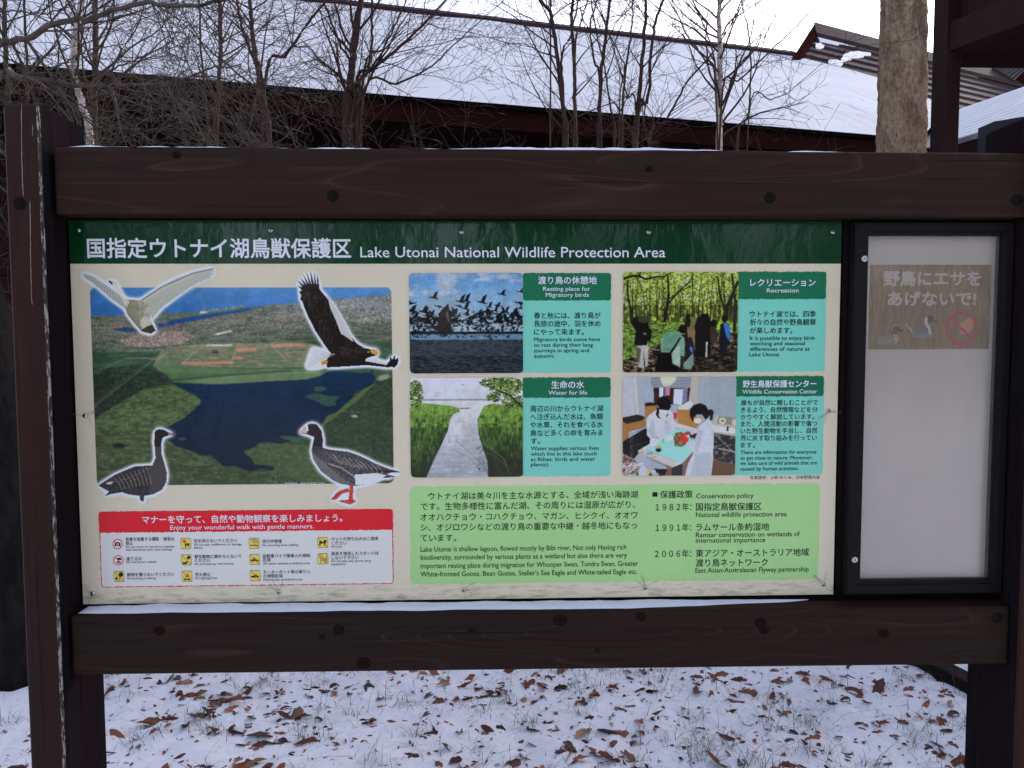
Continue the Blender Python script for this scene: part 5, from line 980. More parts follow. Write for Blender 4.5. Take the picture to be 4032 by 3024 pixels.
# ---- manners box
x0, z1 = cC.B(52, 63); x1, z0 = cC.B(2158, 580)[0], cC.B(76, 604)[1]
mr_ = torn('manners_box', x0, x1, z0, z1, L1, M_red, ib, .008, .0008, seed=41)
wx0, wz1 = x0+.0022, cC.B(60, 213)[1]
torn('box_ground', x0+.0020, x1-.0020, z0+.0020, wz1+.002, L2, M_bx, mr_, .006, .0008, seed=42)
torn('box_header', x0, x1, wz1, z1, L3, M_red, mr_, .006, .0012, seed=43)
lettering(mr_, [(cC, 'マナーを守って、自然や動物観察を楽しみましょう。', 365, 1792, 112, 60, .014)], M_wt, L4, 'header_lettering')
lettering(mr_, [(cC, 'Enjoy your wonderful walk with gentle manners.', 565, 1588, 170, 46, .004)], M_wt, L4, 'header_lettering')
it = [('営巣を阻害する撮影・録音は', 247, 595, 257, 30), ('禁止', 247, 300, 288, 28), ('捨てるな', 252, 361, 397, 30), ('動物を獲らないでください', 257, 592, 509, 29), ('花を採らないでください', 734, 1042, 268, 29), ('野生動物に餌を与えないで', 738, 1073, 381, 29), ('ください', 741, 849, 410, 29), ('焚火禁止', 742, 853, 510, 29), ('歩行中禁煙', 1222, 1361, 273, 29), ('自動車バイク等乗入れ規制', 1227, 1562, 376, 29), ('区域', 1227, 1280, 405, 29), ('モーターボート等の乗り入', 1229, 1564, 491, 29), ('れ規制区域', 1229, 1367, 520, 29), ('ペットの持ち込みはご遠慮', 1712, 2048, 254, 29), ('ください', 1716, 1824, 285, 29), ('器具を使用したスポーツは', 1714, 2050, 359, 29), ('しないで下さい', 1716, 1908, 389, 29),
      ('Do not shoot or record in a manner', 247, 595, 311, 22), ('that interferes with nest building', 248, 575, 332, 22), ('Do not throw rubbish', 252, 466, 420, 22), ('No hunting or fishing', 257, 462, 536, 22), ('Do not pick wildflowers or damage', 734, 1074, 295, 22), ('plants', 735, 795, 317, 22), ('Do not feed any wild animals', 739, 1017, 433, 22), ('No lighting fires', 743, 897, 535, 22), ('No smorking while walking', 1223, 1477, 299, 22), ('All motor vehicles prohibited area', 1227, 1559, 430, 22), ('Motorboats prohibited area', 1230, 1507, 545, 22), ('No pets', 1713, 1791, 309, 22), ('Do not play any sports using', 1714, 1997, 412, 22), ('equipment', 1714, 1816, 435, 22)]
for gx0, gx1, gy0, gy1 in [(240, 640, 240, 345), (240, 640, 380, 440), (240, 640, 490, 560), (720, 1100, 250, 330), (720, 1100, 365, 445), (720, 1100, 490, 560), (1210, 1600, 250, 320), (1210, 1600, 360, 440), (1210, 1600, 475, 560), (1700, 2100, 240, 320), (1700, 2100, 340, 450)]:
    lettering(mr_, [(cC, t, a, b, y, e, .004 if ord(t[0]) > 255 else 0) for t, a, b, y, e in it if gx0 < a < gx1 and gy0 < y < gy1], M_dk, L4, 'lettering')
def icon(x, y, kind):
    h = 38; P = Print(cC, (x-h, y-h), (x+h, y+h), .0003); R_ = lambda *p: [(x+a, y+b) for a, b in p]; K = (34, 30, 26); RD = (204, 84, 40)
    P.c[:] = (206, 190, 96); keep = P.rounded(.0022)
    if kind in ('camera', 'rubbish'):
        P.c[:] = (204, 204, 212); d = np.hypot(P.gx-x, P.gy-y); keep = d <= 37
    elif True:
        b = np.maximum(np.abs(P.gx-x), np.abs(P.gy-y)) > 35; P.put(b, (70, 62, 40))
    if kind == 'camera': P.poly(R_((-21, -9), (-8, -9), (-4, -16), (8, -16), (11, -9), (21, -9), (21, 15), (-21, 15)), K); P.ell(x, y+2, 9, 9, (190, 190, 196)); P.ell(x, y+2, 5, 5, K)
    if kind == 'rubbish': P.poly(R_((-22, -14), (8, -20), (24, -14), (20, 0), (4, -2), (-6, -8)), K); P.ell(x-4, y+14, 12, 9, (110, 110, 110)); P.ell(x+8, y+18, 7, 6, (90, 90, 90))
    if kind == 'net': P.ell(x+14, y-14, 17, 17, K); P.seg(R_((10, 0), (-2, 30)), 5, K); P.poly(R_((-28, 16), (-16, 0), (-8, 6), (-12, 24), (-22, 26)), K)
    if kind == 'flower': P.ell(x-10, y-16, 13, 11, RD); P.poly(R_((-6, -4), (26, -2), (28, 12), (2, 18), (-8, 8)), K); P.seg(R_((-6, -6), (-2, 32)), 4, K)
    if kind == 'feed': P.poly(R_((2, -14), (14, -32), (32, -24), (26, -8), (12, -2)), K); P.poly(R_((-34, 10), (-20, 18), (0, 14), (8, 2), (12, 12), (2, 30), (-22, 32)), K)
    if kind == 'fire': P.poly(R_((-14, 6), (-10, -10), (-4, -2), (2, -28), (10, -8), (16, -12), (14, 8)), RD); P.poly(R_((-24, 26), (22, 14), (24, 20), (-22, 31)), K); P.poly(R_((24, 26), (-22, 14), (-24, 20), (22, 31)), K)
    if kind == 'smoke': P.poly(R_((-32, 10), (30, 10), (30, 17), (-32, 17)), K); P.seg(R_((-16, -24), (2, -22), (6, -8), (24, -8), (28, 0)), 4, K); P.seg(R_((-4, -32), (14, -28), (18, -18), (30, -16)), 4, K)
    if kind == 'car': P.poly(R_((-30, 0), (-12, 0), (-6, -12), (4, -12), (8, 0), (30, 2), (30, 12), (-30, 12)), K); P.ell(x-18, y+13, 8, 8, K); P.ell(x+18, y+13, 8, 8, K); P.ell(x-18, y+13, 4, 4, (206, 190, 96)); P.ell(x+18, y+13, 4, 4, (206, 190, 96))
    if kind == 'boat': P.poly(R_((-32, 2), (-10, 0), (-6, -8), (10, -8), (14, 0), (32, 4), (20, 14), (-26, 14)), K)
    if kind == 'dog': P.poly(R_((-26, 24), (-24, -4), (-30, -16), (-20, -10), (8, -8), (14, -24), (20, -18), (32, -12), (22, -2), (20, 24), (12, 24), (10, 8), (-14, 8), (-16, 24)), K)
    if kind == 'sport': P.ell(x-16, y-18, 11, 13, K); P.ell(x-16, y-18, 8, 10, (206, 190, 96)); P.seg(R_((-16, -4), (-16, 28)), 4, K); P.ell(x+6, y+6, 13, 13, K); P.ell(x+6, y+6, 8, 8, (190, 180, 130)); P.seg(R_((28, -26), (24, 26), (10, 30)), 4, K)
    if kind in ('camera', 'rubbish'): P.put((d > 30) & (d < 37), (196, 30, 56)); P.seg(R_((-25, -25), (25, 25)), 6, (196, 30, 56))
    else: P.seg(R_((-34, -34), (34, 34)), 5, RD)
    P.mesh('pictogram', mr_, L3, keep)
for x, y, k in ((189, 293, 'camera'), (194, 409, 'rubbish'), (199, 524, 'net'), (675, 290, 'flower'), (679, 406, 'feed'), (684, 522, 'fire'), (1163, 288, 'smoke'), (1166, 403, 'car'), (1170, 518, 'boat'), (1652, 282, 'dog'), (1654, 398, 'sport')): icon(x, y, k)
# ---- screws with hairline scratches round them
M_scr = plain('hairline_scratch', (.16, .15, .13), .7)
rs_ = random.Random(12)
for k, (x, y) in enumerate(((170, 497), (585, 497), (997, 501), (1401, 501), (1799, 501), (184, 898), (1789, 888), (201, 1282), (602, 1279), (1001, 1274), (1393, 1269), (1778, 1262))):
    p = PY(x*4032/2212, y*4032/2212, 0); screw(ib, p[0], p[2], -.0008, .0058)
    if k >= 5:
        mb = MB()
        for j in range(5):
            a = rs_.uniform(0, 6.28); pts = []; q_ = np.array([p[0], p[2]])+.006*np.array([math.cos(a), math.sin(a)])
            for s_ in range(7): pts.append(q_.copy()); a += rs_.uniform(-.25, .25); q_ = q_+.0055*np.array([math.cos(a), math.sin(a)])*rs_.uniform(.4, 1.1)
            for (ax, az), (bx, bz) in zip(pts[:-1], pts[1:]):
                L = math.hypot(bx-ax, bz-az)+1e-9; ox_, oz_ = -(bz-az)/L*.00035, (bx-ax)/L*.00035
                mb.add([(ax-ox_, -.0024, az-oz_), (bx-ox_, -.0024, bz-oz_), (bx+ox_, -.0024, bz+oz_), (ax+ox_, -.0024, az+oz_)], [(0, 1, 2, 3)])
        mb.go('scratch', M_scr, ib)
# ------------------------------------------------------------------ poster inside the display case
def poster():
    P = Print(cP, (112, 165), (1958, 1478), .001); gx, gy = P.gx, P.gy; rr = random.Random(3)
    po = thing('poster', (1.08, .002, 1.55), 'faded tan landscape poster about wild birds pinned inside the display case', 'poster')
    P.c[:] = (136, 120, 84); f = P.fb(24, 150, 201, 3); P.put(f > .56, (152, 138, 106), .7); P.put(f < .43, (112, 94, 56), .7); P.put((P.fb(40, 120, 203) > .63) & (gy < 900), (142, 108, 64), .7); P.put(gy > 850, (124, 112, 84), .35)
    P.poly([(215, 1310), (300, 1270), (480, 1275), (500, 1330), (280, 1385)], (128, 128, 124)); P.seg([(240, 1390), (470, 1335)], 12, (184, 186, 182)); P.ell(380, 1385, 130, 30, (126, 142, 142), .8); P.ell(510, 1160, 62, 58, (60, 92, 70)); P.seg([(452, 1180), (470, 1125), (520, 1102), (572, 1130)], 8, (186, 190, 180)); P.poly([(480, 1200), (530, 1190), (545, 1250), (480, 1260)], (150, 70, 70)); P.poly([(560, 1170), (630, 1185), (610, 1215), (560, 1205)], (78, 72, 78)); P.poly([(470, 1255), (550, 1250), (560, 1340), (520, 1400), (490, 1380)], (190, 150, 110))
    P.poly([(760, 1190), (840, 1130), (960, 1090), (1000, 1180), (980, 1250), (800, 1260)], (116, 112, 112)); P.seg([(670, 1090), (770, 1215)], 14, (190, 188, 176)); P.ell(1040, 1010, 66, 58, (82, 66, 70)); P.seg([(985, 1000), (980, 1080), (1030, 1150), (1045, 1240)], 46, (196, 196, 198)); P.seg([(985, 1000), (978, 1090)], 16, (200, 200, 200)); P.poly([(1090, 1020), (1140, 1050), (1120, 1070), (1080, 1050)], (86, 72, 80)); P.ell(930, 1270, 170, 26, (126, 142, 146), .8); P.poly([(1130, 1020), (1165, 1010), (1150, 1130), (1120, 1120)], (150, 86, 60), .8)
    P.poly([(1490, 1100), (1580, 1040), (1650, 980), (1720, 1020), (1720, 1140), (1650, 1220), (1560, 1250), (1480, 1235), (1540, 1180), (1490, 1130)], (200, 140, 112))
    d = np.hypot((gx-1533)/1.0, (gy-1160)*.93); P.put((d > 205) & (d < 248), (184, 58, 84)); P.seg([(1370, 1000), (1690, 1310)], 34, (184, 58, 84))
    o = P.mesh('print', po, .002, np.ones(gx.shape, bool))
    M_pi = col_mat('poster_ink', (196, 188, 192))
    lettering(po, [(cP, '野鳥にエサを', 320, 1822, 378, 250, .035)], M_pi, .001); lettering(po, [(cP, 'あげないで!', 385, 1750, 695, 240, .035)], M_pi, .001)
    bx0, bz1 = P.X.min(), P.Z.max(); bx1, bz0 = P.X.max(), P.Z.min()
    mb = MB(); mb.box(bx0-.0006, bx1+.0006, .0024, .0028, bz0-.0006, bz1+.0006); mb.go('paper', M_back, po)
poster()
# ------------------------------------------------------------------ bare trees and shrubs between the sign and the lodge
def spline(pts, n_):
    p = np.array(pts, float); k = len(p)
    if k < 3: return np.array([p[0]+(p[-1]-p[0])*t for t in np.linspace(0, 1, n_)])
    out = []; q = np.vstack([2*p[0]-p[1], p, 2*p[-1]-p[-2]])
    for u in np.linspace(0, k-1-1e-6, n_):
        i = int(u); t = u-i; a, b, c, d = q[i], q[i+1], q[i+2], q[i+3]
        out.append(.5*((2*b)+(c-a)*t+(2*a-5*b+4*c-d)*t*t+(3*b-a-3*c+d)*t**3))
    return np.array(out)
def nrm(v): return v/(np.linalg.norm(v)+1e-9)
def perp(d, r):
    a = np.array([r.gauss(0, 1), r.gauss(0, 1)*.8, r.gauss(0, 1)]); a -= d*(a@d); return nrm(a)
def twig(mb, p, d, L, r, lev, rnd, up=.12, side=5, dens=1.0, wig=.19, kid=.6, ang=(.55, 1.0), rmin=.00125, maxy=None):
    if (p[0]-.063)/(p[1]+1.813) > .465: L = min(L, .14 if lev else .08)
    n_ = max(3, int(L/.085)); pts = [p]; rad = [r]; q = p.copy(); dd = d.copy(); kids = []
    for i in range(n_):
        dd = nrm(dd+perp(dd, rnd)*wig*rnd.uniform(.3, 1.3)+np.array([0, 0, up*(.35 if lev else .6)])*.25)
        q = q+dd*L/n_; 
        if maxy is not None and q[1] > maxy: dd[1] = -abs(dd[1])
        pts.append(q); rad.append(max(rmin, r*(1-.8*(i+1)/n_))); kids.append((q, dd.copy(), i/n_))
    tube(mb, pts, rad, side if r > .006 else 3, cap=False)
    if lev <= 0: return
    num = int(L*dens*(12 if lev == 1 else 8)+rnd.random())
    for k in range(num):
        t = rnd.uniform(.12, 1.0)**.85; i = min(n_-1, int(t*n_)); q, dd, tt = kids[i]
        a = rnd.uniform(*ang); nd = nrm(dd*math.cos(a)+perp(dd, rnd)*math.sin(a))
        twig(mb, q, nd, L*kid*(1.05-.55*t)*rnd.uniform(.55, 1.1), max(rmin, rad[i]*.55), lev-1, rnd, up, 4, dens, wig, kid, ang, rmin, maxy)
def stem_path(full_pts, D, ytop=None):
    p = [PY(a, b, D) for a, b in full_pts]
    return p
def tree(name, label, group, stems, D, mat, seed, nb=14, bl=(.5, 1.0), lev=2, dens=1.0, up=.12, ang=(.6, 1.1), tmat=None, cat='tree', top=.9, wig=.19, rmin=.00125, zmin=1.75, kid=.6, kb=.5):
    rnd = random.Random(seed); base = PY(*stems[0][0][0], D); t = thing(name, (float(base[0]), D, 0), label, cat, group)
    mt = MB(); mc = MB()
    for path, r0, r1, *dy in stems:
        dD = dy[0] if dy else 0
        p = [PY(a, b, D+dD*(i/max(1, len(path)-1))) for i, (a, b) in enumerate(path)]
        b0 = p[0]; foot = np.array([b0[0]+(b0[0]-p[1][0])*.35*min(2.0, b0[2]/max(.2, (p[1][2]-b0[2])))*.5, D+.0, -.04])
        ext = [p[-1]+nrm(p[-1]-p[-2])*top*f+np.array([rnd.uniform(-.05, .05), rnd.uniform(-.05, .05), 0])*f for f in (.5, 1.0)]
        full = spline([foot, (foot+b0)/2+np.array([rnd.uniform(-.02, .02), 0, 0])]+p+ext, 44)
        k = len(full); rad = np.r_[np.linspace(r0*1.25, r0, 12), np.linspace(r0, r1, k-12-8), np.linspace(r1, r1*.3, 8)]
        full = full+np.array([[rnd.gauss(0, .003), rnd.gauss(0, .003), 0] for _ in range(k)])
        tube(mt, full, rad, 8)
        zz_ = [i for i in range(k) if full[i][2] > zmin and i < k-2]
        for j in range(nb):
            i = rnd.choice(zz_); d = nrm(full[min(i+1, k-1)]-full[i-1]); a = rnd.uniform(*ang)
            nd = nrm(d*math.cos(a)+perp(d, rnd)*math.sin(a)); nd[1] *= .7; nd = nrm(nd)
            twig(mc, full[i], nd, rnd.uniform(*bl), max(rmin*1.5, rad[i]*kb*.85), lev, rnd, up, 5, dens, wig, kid, rmin=rmin, maxy=4.9)
        e_ = full[-1]
        twig(mc, e_, nrm(full[-1]-full[-3]), .5, r1*.4, 1, rnd, up)
    mt.go('trunk', tmat or mat, t, True); mc.go('crown', mat, t, True); return t
c1f = lambda x, y: (x/1.58, y/1.58)
c2f = lambda x, y: (1300+x/1.58, y/1.58)
c3f = lambda x, y: (2632+x/1.58, y/1.58)
k1 = lambda w_, D: w_/1.58/3024*(D+1.81)/2*.9                     # crop-pixel width to radius in metres
T1 = lambda *p: [c1f(*q_) for q_ in p]; T2 = lambda *p: [c2f(*q_) for q_ in p]; T3 = lambda *p: [c3f(*q_) for q_ in p]
G = 'bare trees between the sign and the lodge'
tree('birch_tree', 'leaning birch with pale peeling pinkish bark behind the left post', G, [(T1((560, 900), (520, 690), (490, 580), (458, 440), (462, 300), (478, 160), (500, 40)), k1(46, 3.4), k1(34, 3.4))], 3.4, M_bk2, 11, 16, (.4, .9), 2, 1.1, tmat=M_birch)
tree('bare_tree', 'straight brown sapling just right of the leaning birch', G, [(T1((590, 900), (588, 600), (596, 300), (592, 20)), k1(42, 3.9), k1(34, 3.9))], 3.9, M_bk1, 12, 22, (.4, 1.0), 2, 1.1)
tree('bare_tree', 'mossy greenish slim tree at the far left edge above the post', G, [(T1((60, 760), (40, 400), (28, 120), (24, 0)), k1(34, 3.2), k1(24, 3.2)), (T1((175, 760), (165, 350), (150, 0)), k1(20, 3.2), k1(14, 3.2))], 3.2, M_bk3, 13, 18, (.4, .9), 2, 1.0)
tree('bare_tree', 'slim tree with steep twin stems left of the middle shrub', G, [(T1((1350, 900), (1362, 520), (1370, 250), (1365, 0)), k1(30, 4.0), k1(24, 4.0)), (T1((1300, 900), (1250, 300), (1240, 0)), k1(16, 4.0), k1(10, 4.0))], 4.0, M_bk1, 14, 22, (.4, 1.0), 2, 1.1)
tree('bare_tree', 'crooked dark tree forking near the top of the frame left of centre', G, [(T1((1675, 890), (1640, 640), (1600, 420), (1570, 200), (1555, 0)), k1(40, 3.5), k1(24, 3.5)), (T1((1640, 600), (1560, 330), (1500, 150), (1470, 0)), k1(22, 3.5), k1(14, 3.5)), (T1((1650, 520), (1780, 340), (1920, 140), (2030, 0)), k1(24, 3.5), k1(12, 3.5))], 3.5, M_bk2, 15, 16, (.4, 1.0), 2, 1.0)
tree('bare_tree', 'thick bushy many stemmed tree above the board title', G, [(T2((100, 720), (120, 560), (140, 380), (150, 250), (175, 90), (195, 0)), k1(56, 3.6), k1(36, 3.6)), (T2((170, 640), (230, 460), (260, 250), (258, 0)), k1(24, 3.6), k1(13, 3.6)), (T2((150, 620), (270, 430), (400, 320), (560, 170), (720, 0)), k1(26, 3.6), k1(10, 3.6), -.3), (T2((150, 560), (60, 280), (-40, 0)), k1(20, 3.6), k1(10, 3.6)), (T2((200, 620), (420, 520), (620, 420), (800, 250)), k1(18, 3.6), k1(6, 3.6), .3), (T2((200, 520), (330, 300), (420, 120), (470, 0)), k1(16, 3.6), k1(8, 3.6))], 3.6, M_bk2, 16, 15, (.4, 1.0), 2, 1.05, ang=(.4, .9), up=.2)
tree('bare_tree', 'tall slender stem with a fork, leftmost of the clump right of centre', G, [(T2((1470, 915), (1450, 700), (1420, 420), (1385, 150), (1370, 80), (1310, 0)), k1(32, 4.0), k1(20, 4.0)), (T2((1450, 700), (1440, 350), (1500, 220), (1540, 0)), k1(18, 4.0), k1(9, 4.0)), (T2((1370, 90), (1375, 40), (1372, 0)), k1(12, 4.0), k1(8, 4.0))], 4.0, M_bk2, 17, 16, (.4, .95), 2, .9)
tree('bare_tree', 'upright slender stem second from left in the clump right of centre', G, [(T2((1525, 915), (1522, 600), (1520, 400), (1500, 120), (1510, 0)), k1(28, 4.2), k1(20, 4.2)), (T2((1520, 420), (1560, 150), (1600, 0)), k1(14, 4.2), k1(8, 4.2))], 4.2, M_bk1, 18, 14, (.4, .95), 2, .9)
tree('bare_tree', 'stem splitting into a narrow V above the photo of birds rising', G, [(T2((1672, 915), (1676, 640), (1690, 420), (1715, 230), (1740, 0)), k1(28, 4.1), k1(18, 4.1)), (T2((1680, 600), (1645, 380), (1615, 180), (1660, 0)), k1(16, 4.1), k1(9, 4.1)), (T2((1770, 915), (1740, 640), (1700, 400)), k1(16, 4.1), k1(9, 4.1))], 4.1, M_bk2, 19, 13, (.4, .9), 2, .9)
tree('bare_tree', 'pair of thin crossing stems in the middle of the clump', G, [(T2((1815, 915), (1825, 560), (1860, 300), (1880, 120), (1880, 0)), k1(16, 4.3), k1(10, 4.3)), (T2((1800, 700), (1830, 430), (1760, 260), (1690, 100), (1640, 0)), k1(10, 4.3), k1(6, 4.3))], 4.3, M_bk1, 20, 12, (.3, .8), 2, .9)
tree('bare_tree', 'tree with low forking stems, rightmost of the clump by the birch', G, [(T2((1895, 915), (1908, 720), (1940, 400), (1960, 160), (1965, 0)), k1(34, 3.9), k1(16, 3.9)), (T2((1910, 730), (1970, 640), (2000, 300), (2030, 120), (2068, 0)), k1(24, 3.9), k1(16, 3.9)), (T2((1905, 720), (1850, 600), (1800, 420)), k1(13, 3.9), k1(6, 3.9))], 3.9, M_bk2, 21, 13, (.4, .9), 2, .9)
tree('bare_tree', 'leaning thin stem slanting up to the right beside the pale birch', G, [(T2((1985, 915), (2080, 760), (2150, 640), (2230, 500), (2380, 330), (2520, 100), (2560, 0)), k1(16, 3.7), k1(9, 3.7))], 3.7, M_bk2, 22, 16, (.3, .8), 2, .9)
tree('birch_tree', 'slim white birch with twiggy drooping branches above the people photo', G, [(T3((318, 925), (322, 780), (318, 620), (322, 450), (318, 250), (312, 120), (316, 0)), k1(42, 3.8), k1(27, 3.8))], 3.8, M_bk2, 23, 26, (.5, 1.15), 2, 1.0, up=.02, tmat=M_birch, ang=(.5, 1.0))
tree('bare_tree', 'dark thin stem with long rising limbs right of the white birch', G, [(T3((425, 925), (470, 770), (500, 690), (508, 560), (510, 300), (490, 150), (450, 0)), k1(15, 3.6), k1(7, 3.6)), (T3((500, 700), (640, 620), (740, 580), (810, 520)), k1(9, 3.6), k1(3, 3.6), -.2), (T3((330, 620), (440, 500), (620, 330), (760, 200), (900, 60), (960, 0)), k1(13, 3.6), k1(7, 3.6)), (T3((300, 600), (230, 380), (120, 230), (60, 100), (0, 0)), k1(13, 3.6), k1(7, 3.6))], 3.6, M_bk2, 24, 12, (.3, .8), 2, .9, up=.03)
# overhanging tree on the left: its added dark trunk replaces a lens blur, its grey limbs reach in
def overhang():
    rnd = random.Random(31); t = thing('overhanging_tree', (-2.13, 1.72, 0), 'old grey tree whose long lichened limbs reach in from the left edge, with an added dark trunk', 'tree')
    mt = MB(); mc = MB(); D = 2.2
    tube(mt, spline([(-2.13, 1.72, -.05), (-2.16, 1.75, .7), (-2.3, 1.85, 1.5), (-2.55, 2.0, 2.2), (-2.75, 2.1, 3.0), (-2.9, 2.2, 4.8)], 24), np.linspace(.2, .07, 24), 12)
    limbs = [([(-2.66, 2.06, 2.7)], T1((-10, 285), (60, 265), (170, 240), (300, 170), (430, 125), (560, 108), (700, 66), (900, 15), (1000, 25), (1200, 38), (1330, 14), (1420, -10)), 46, 20),
             ([(-2.6, 2.02, 2.3)], T1((-10, 478), (100, 480), (200, 492), (330, 500), (450, 528), (600, 535), (720, 530), (880, 525), (1040, 520), (1180, 480), (1300, 430), (1500, 400)), 50, 8),
             (None, T1((170, 245), (200, 300), (290, 430), (350, 530), (420, 640), (500, 720), (640, 800), (760, 790), (860, 770)), 24, 6),
             (None, T1((300, 440), (420, 380), (560, 310), (700, 290), (840, 240)), 14, 4), (None, T1((690, 535), (720, 640), (740, 760), (750, 830)), 26, 10), (None, T1((1040, 520), (1080, 610), (1170, 720), (1230, 830)), 16, 8),
             (None, T1((1000, 520), (1200, 480), (1420, 490), (1600, 560), (1750, 590)), 14, 4), (None, T1((-10, 60), (120, 70), (230, 85), (380, 60), (520, 0)), 12, 6), (None, T1((350, 540), (520, 660), (700, 690), (900, 640)), 10, 4),
             (None, T1((80, 270), (130, 380), (180, 460)), 20, 14), (None, T1((560, 520), (760, 400), (1000, 300), (1180, 150)), 14, 6), (None, T1((520, 730), (760, 800), (1000, 810), (1240, 850)), 12, 4)]
    for pre, pts, w0, w1 in limbs:
        dz = rnd.uniform(-.25, .25) if pre is None else 0
        P3 = ([np.array(q_, float) for q_ in pre] if pre else [])+[PY(a, b, D+dz*(i/len(pts))) for i, (a, b) in enumerate(pts)]
        n_ = 34; sp = spline(P3, n_); rad = np.linspace(k1(w0, D), k1(w1, D), n_); sp = sp+np.array([[0, rnd.gauss(0, .004), rnd.gauss(0, .003)] for _ in range(n_)]); tube(mc, sp, rad, 8, cap=True)
        for j in range(int(9+w0*.25)):
            i = rnd.randrange(4, n_-1); d = nrm(sp[i+1 if i+1 < n_ else i]-sp[i-1]); a = rnd.uniform(.5, 1.1); nd = nrm(d*math.cos(a)+perp(d, rnd)*math.sin(a))
            twig(mc, sp[i], nd, rnd.uniform(.25, .75), max(.002, rad[i]*.4), 2, rnd, .05, 5, 1.0, .18, .6, rmin=.00125)
    mt.go('trunk', M_old, t, True); mc.go('crown', M_bk4, t, True)
overhang()
# thicket: many stemmed shrubs filling the space under the eave
words = ['far left', 'behind the left post', 'over the title', 'left of centre']
def shrub(x, y, seed, label, h=2.9, n_=16, mat=None, spread=.5, lev=2, dens=.8):
    rnd = random.Random(seed); t = thing('bare_shrub', (x, y, 0), label, 'shrub', 'leafless shrubs in front of the lodge wall'); mb = MB()
    for k in range(n_):
        a = rnd.uniform(0, 6.28); sp = rnd.uniform(.05, spread); p = np.array([x+rnd.uniform(-.15, .15), y+rnd.uniform(-.12, .12), -.03]); d = nrm(np.array([math.cos(a)*sp, math.sin(a)*sp*.7, 1]))
        L = h*rnd.uniform(.72, 1.1); mid = p+d*L*.5; end = p+d*L+np.array([math.cos(a), math.sin(a)*.6, 0])*L*.14*rnd.uniform(-.5, 1.4)
        path = spline([p, mid+perp(d, rnd)*.05, end], 16); r0 = rnd.uniform(.006, .012); rad = np.linspace(r0, .0025, 16); tube(mb, path, rad, 5, cap=False)
        for j in range(6):
            i = rnd.randrange(7, 15); dd = nrm(path[i]-path[i-1]); a2 = rnd.uniform(.5, 1.2); nd = nrm(dd*math.cos(a2)+perp(dd, rnd)*math.sin(a2))
            twig(mb, path[i], nd, rnd.uniform(.25, .75), rad[i]*.6, lev-1, rnd, .08, 3, dens*.9, .24, .6, rmin=.00125, maxy=5.0)
    mb.go('stems', mat or M_bk1, t, True)
sl = [(-2.9, 3.7, 'tangled leafless shrub at the far left under the eave', 3.0), (-2.35, 4.3, 'brown leafless shrub behind the left post under the eave', 2.9), (-1.95, 3.3, 'grey shrub crossing the leaning birch low down', 2.7), (-1.6, 4.4, 'reddish shrub under the eave right of the straight sapling', 2.95), (-1.2, 3.6, 'dense thin shrub over the swan picture', 2.9), (-.85, 4.4, 'reddish twiggy shrub left of the many stemmed tree', 3.0),
      (-.5, 3.4, 'thin olive shrub at the foot of the many stemmed tree', 2.75), (-.15, 4.2, 'dense shrub directly behind the many stemmed tree', 3.0), (.25, 3.7, 'spreading low shrub right of the many stemmed tree', 2.75), (.75, 4.3, 'sparse arching shrub at the middle of the sign top', 2.6), (1.3, 4.4, 'sparse brown shrub behind the slender clump', 2.6), (1.9, 4.2, 'low thin shrub at the foot of the slender clump', 2.5), (2.4, 3.9, 'low shrub between the clump and the white birch', 2.45), (2.9, 4.3, 'low sparse shrub right of the white birch', 2.4)]
for i, (x, y, lb, h) in enumerate(sl): shrub(x, y, 60+i, lb, h, 11 if x < .5 else 7, (M_bk1, M_bk2, M_bk3)[i % 3], .55 if x < .6 else .75, 2, .9 if x < .5 else .6)
# ------------------------------------------------------------------ dead leaves and grass in the snow
def leaf_mesh(seed, kind):
    r = random.Random(seed); n_ = 9; L = 1.0; W_ = r.uniform(.2, .34)
    lob = {'oak': lambda t: (.55+.45*abs(math.sin(t*math.pi*3.5))), 'birch': lambda t: 1.0, 'maple': lambda t: .6+.5*abs(math.sin(t*math.pi*2.4+.3))}[kind]
    curl = r.uniform(.5, 1.9)*r.choice([1, 1, -1]); bend = r.uniform(-1.0, 1.5); tw = r.uniform(-.9, .9); vs = []; fs = []; cols = 7
    for i in range(n_+1):
        t = i/n_; w_ = W_*math.sin(math.pi*min(1, t*.96+.04))**.7*lob(t)+.004; ang = bend*(t-.3)
        cx_, cz_ = (math.sin(ang)/bend if abs(bend) > .05 else t-.3), ((1-math.cos(ang))/bend if abs(bend) > .05 else 0)
        for j in range(cols):
            s_ = (j/(cols-1)-.5)*2; a = s_*curl*(.5+.5*t)+tw*t; yy = w_*(math.sin(s_*curl*.8)/(curl*.8)); zz_ = w_*abs(1-math.cos(s_*curl*.8))/(abs(curl)*.8)*np.sign(curl)
            c_, s2 = math.cos(tw*t), math.sin(tw*t); y2 = yy*c_-zz_*s2; z2 = yy*s2+zz_*c_
            vs.append((cx_+r.uniform(-.03, .03), y2*r.uniform(.8, 1.2) if j in (0, cols-1) else y2, cz_+z2+r.uniform(-.012, .012)))
    for i in range(n_):
        for j in range(cols-1): fs.append((i*cols+j, i*cols+j+1, (i+1)*cols+j+1, (i+1)*cols+j))
    v = np.array(vs); v[:, 2] -= np.percentile(v[:, 2], 38)
    return v, fs
def leaf_mat(name, a, b):
    n = N(name); f = n.noise(n.obj(), 55, 4, .6); oi = n.n('ShaderNodeObjectInfo'); c = n.ramp(f, [(.3, a), (.7, b)])
    h = n.n('ShaderNodeHueSaturation'); n.l(c, h.inputs['Color']); n.l(n.math('ADD', n.math('MULTIPLY', oi.outputs['Random'], .9), .5), h.inputs['Value']); return n.set(h.outputs[0], .6, .3)
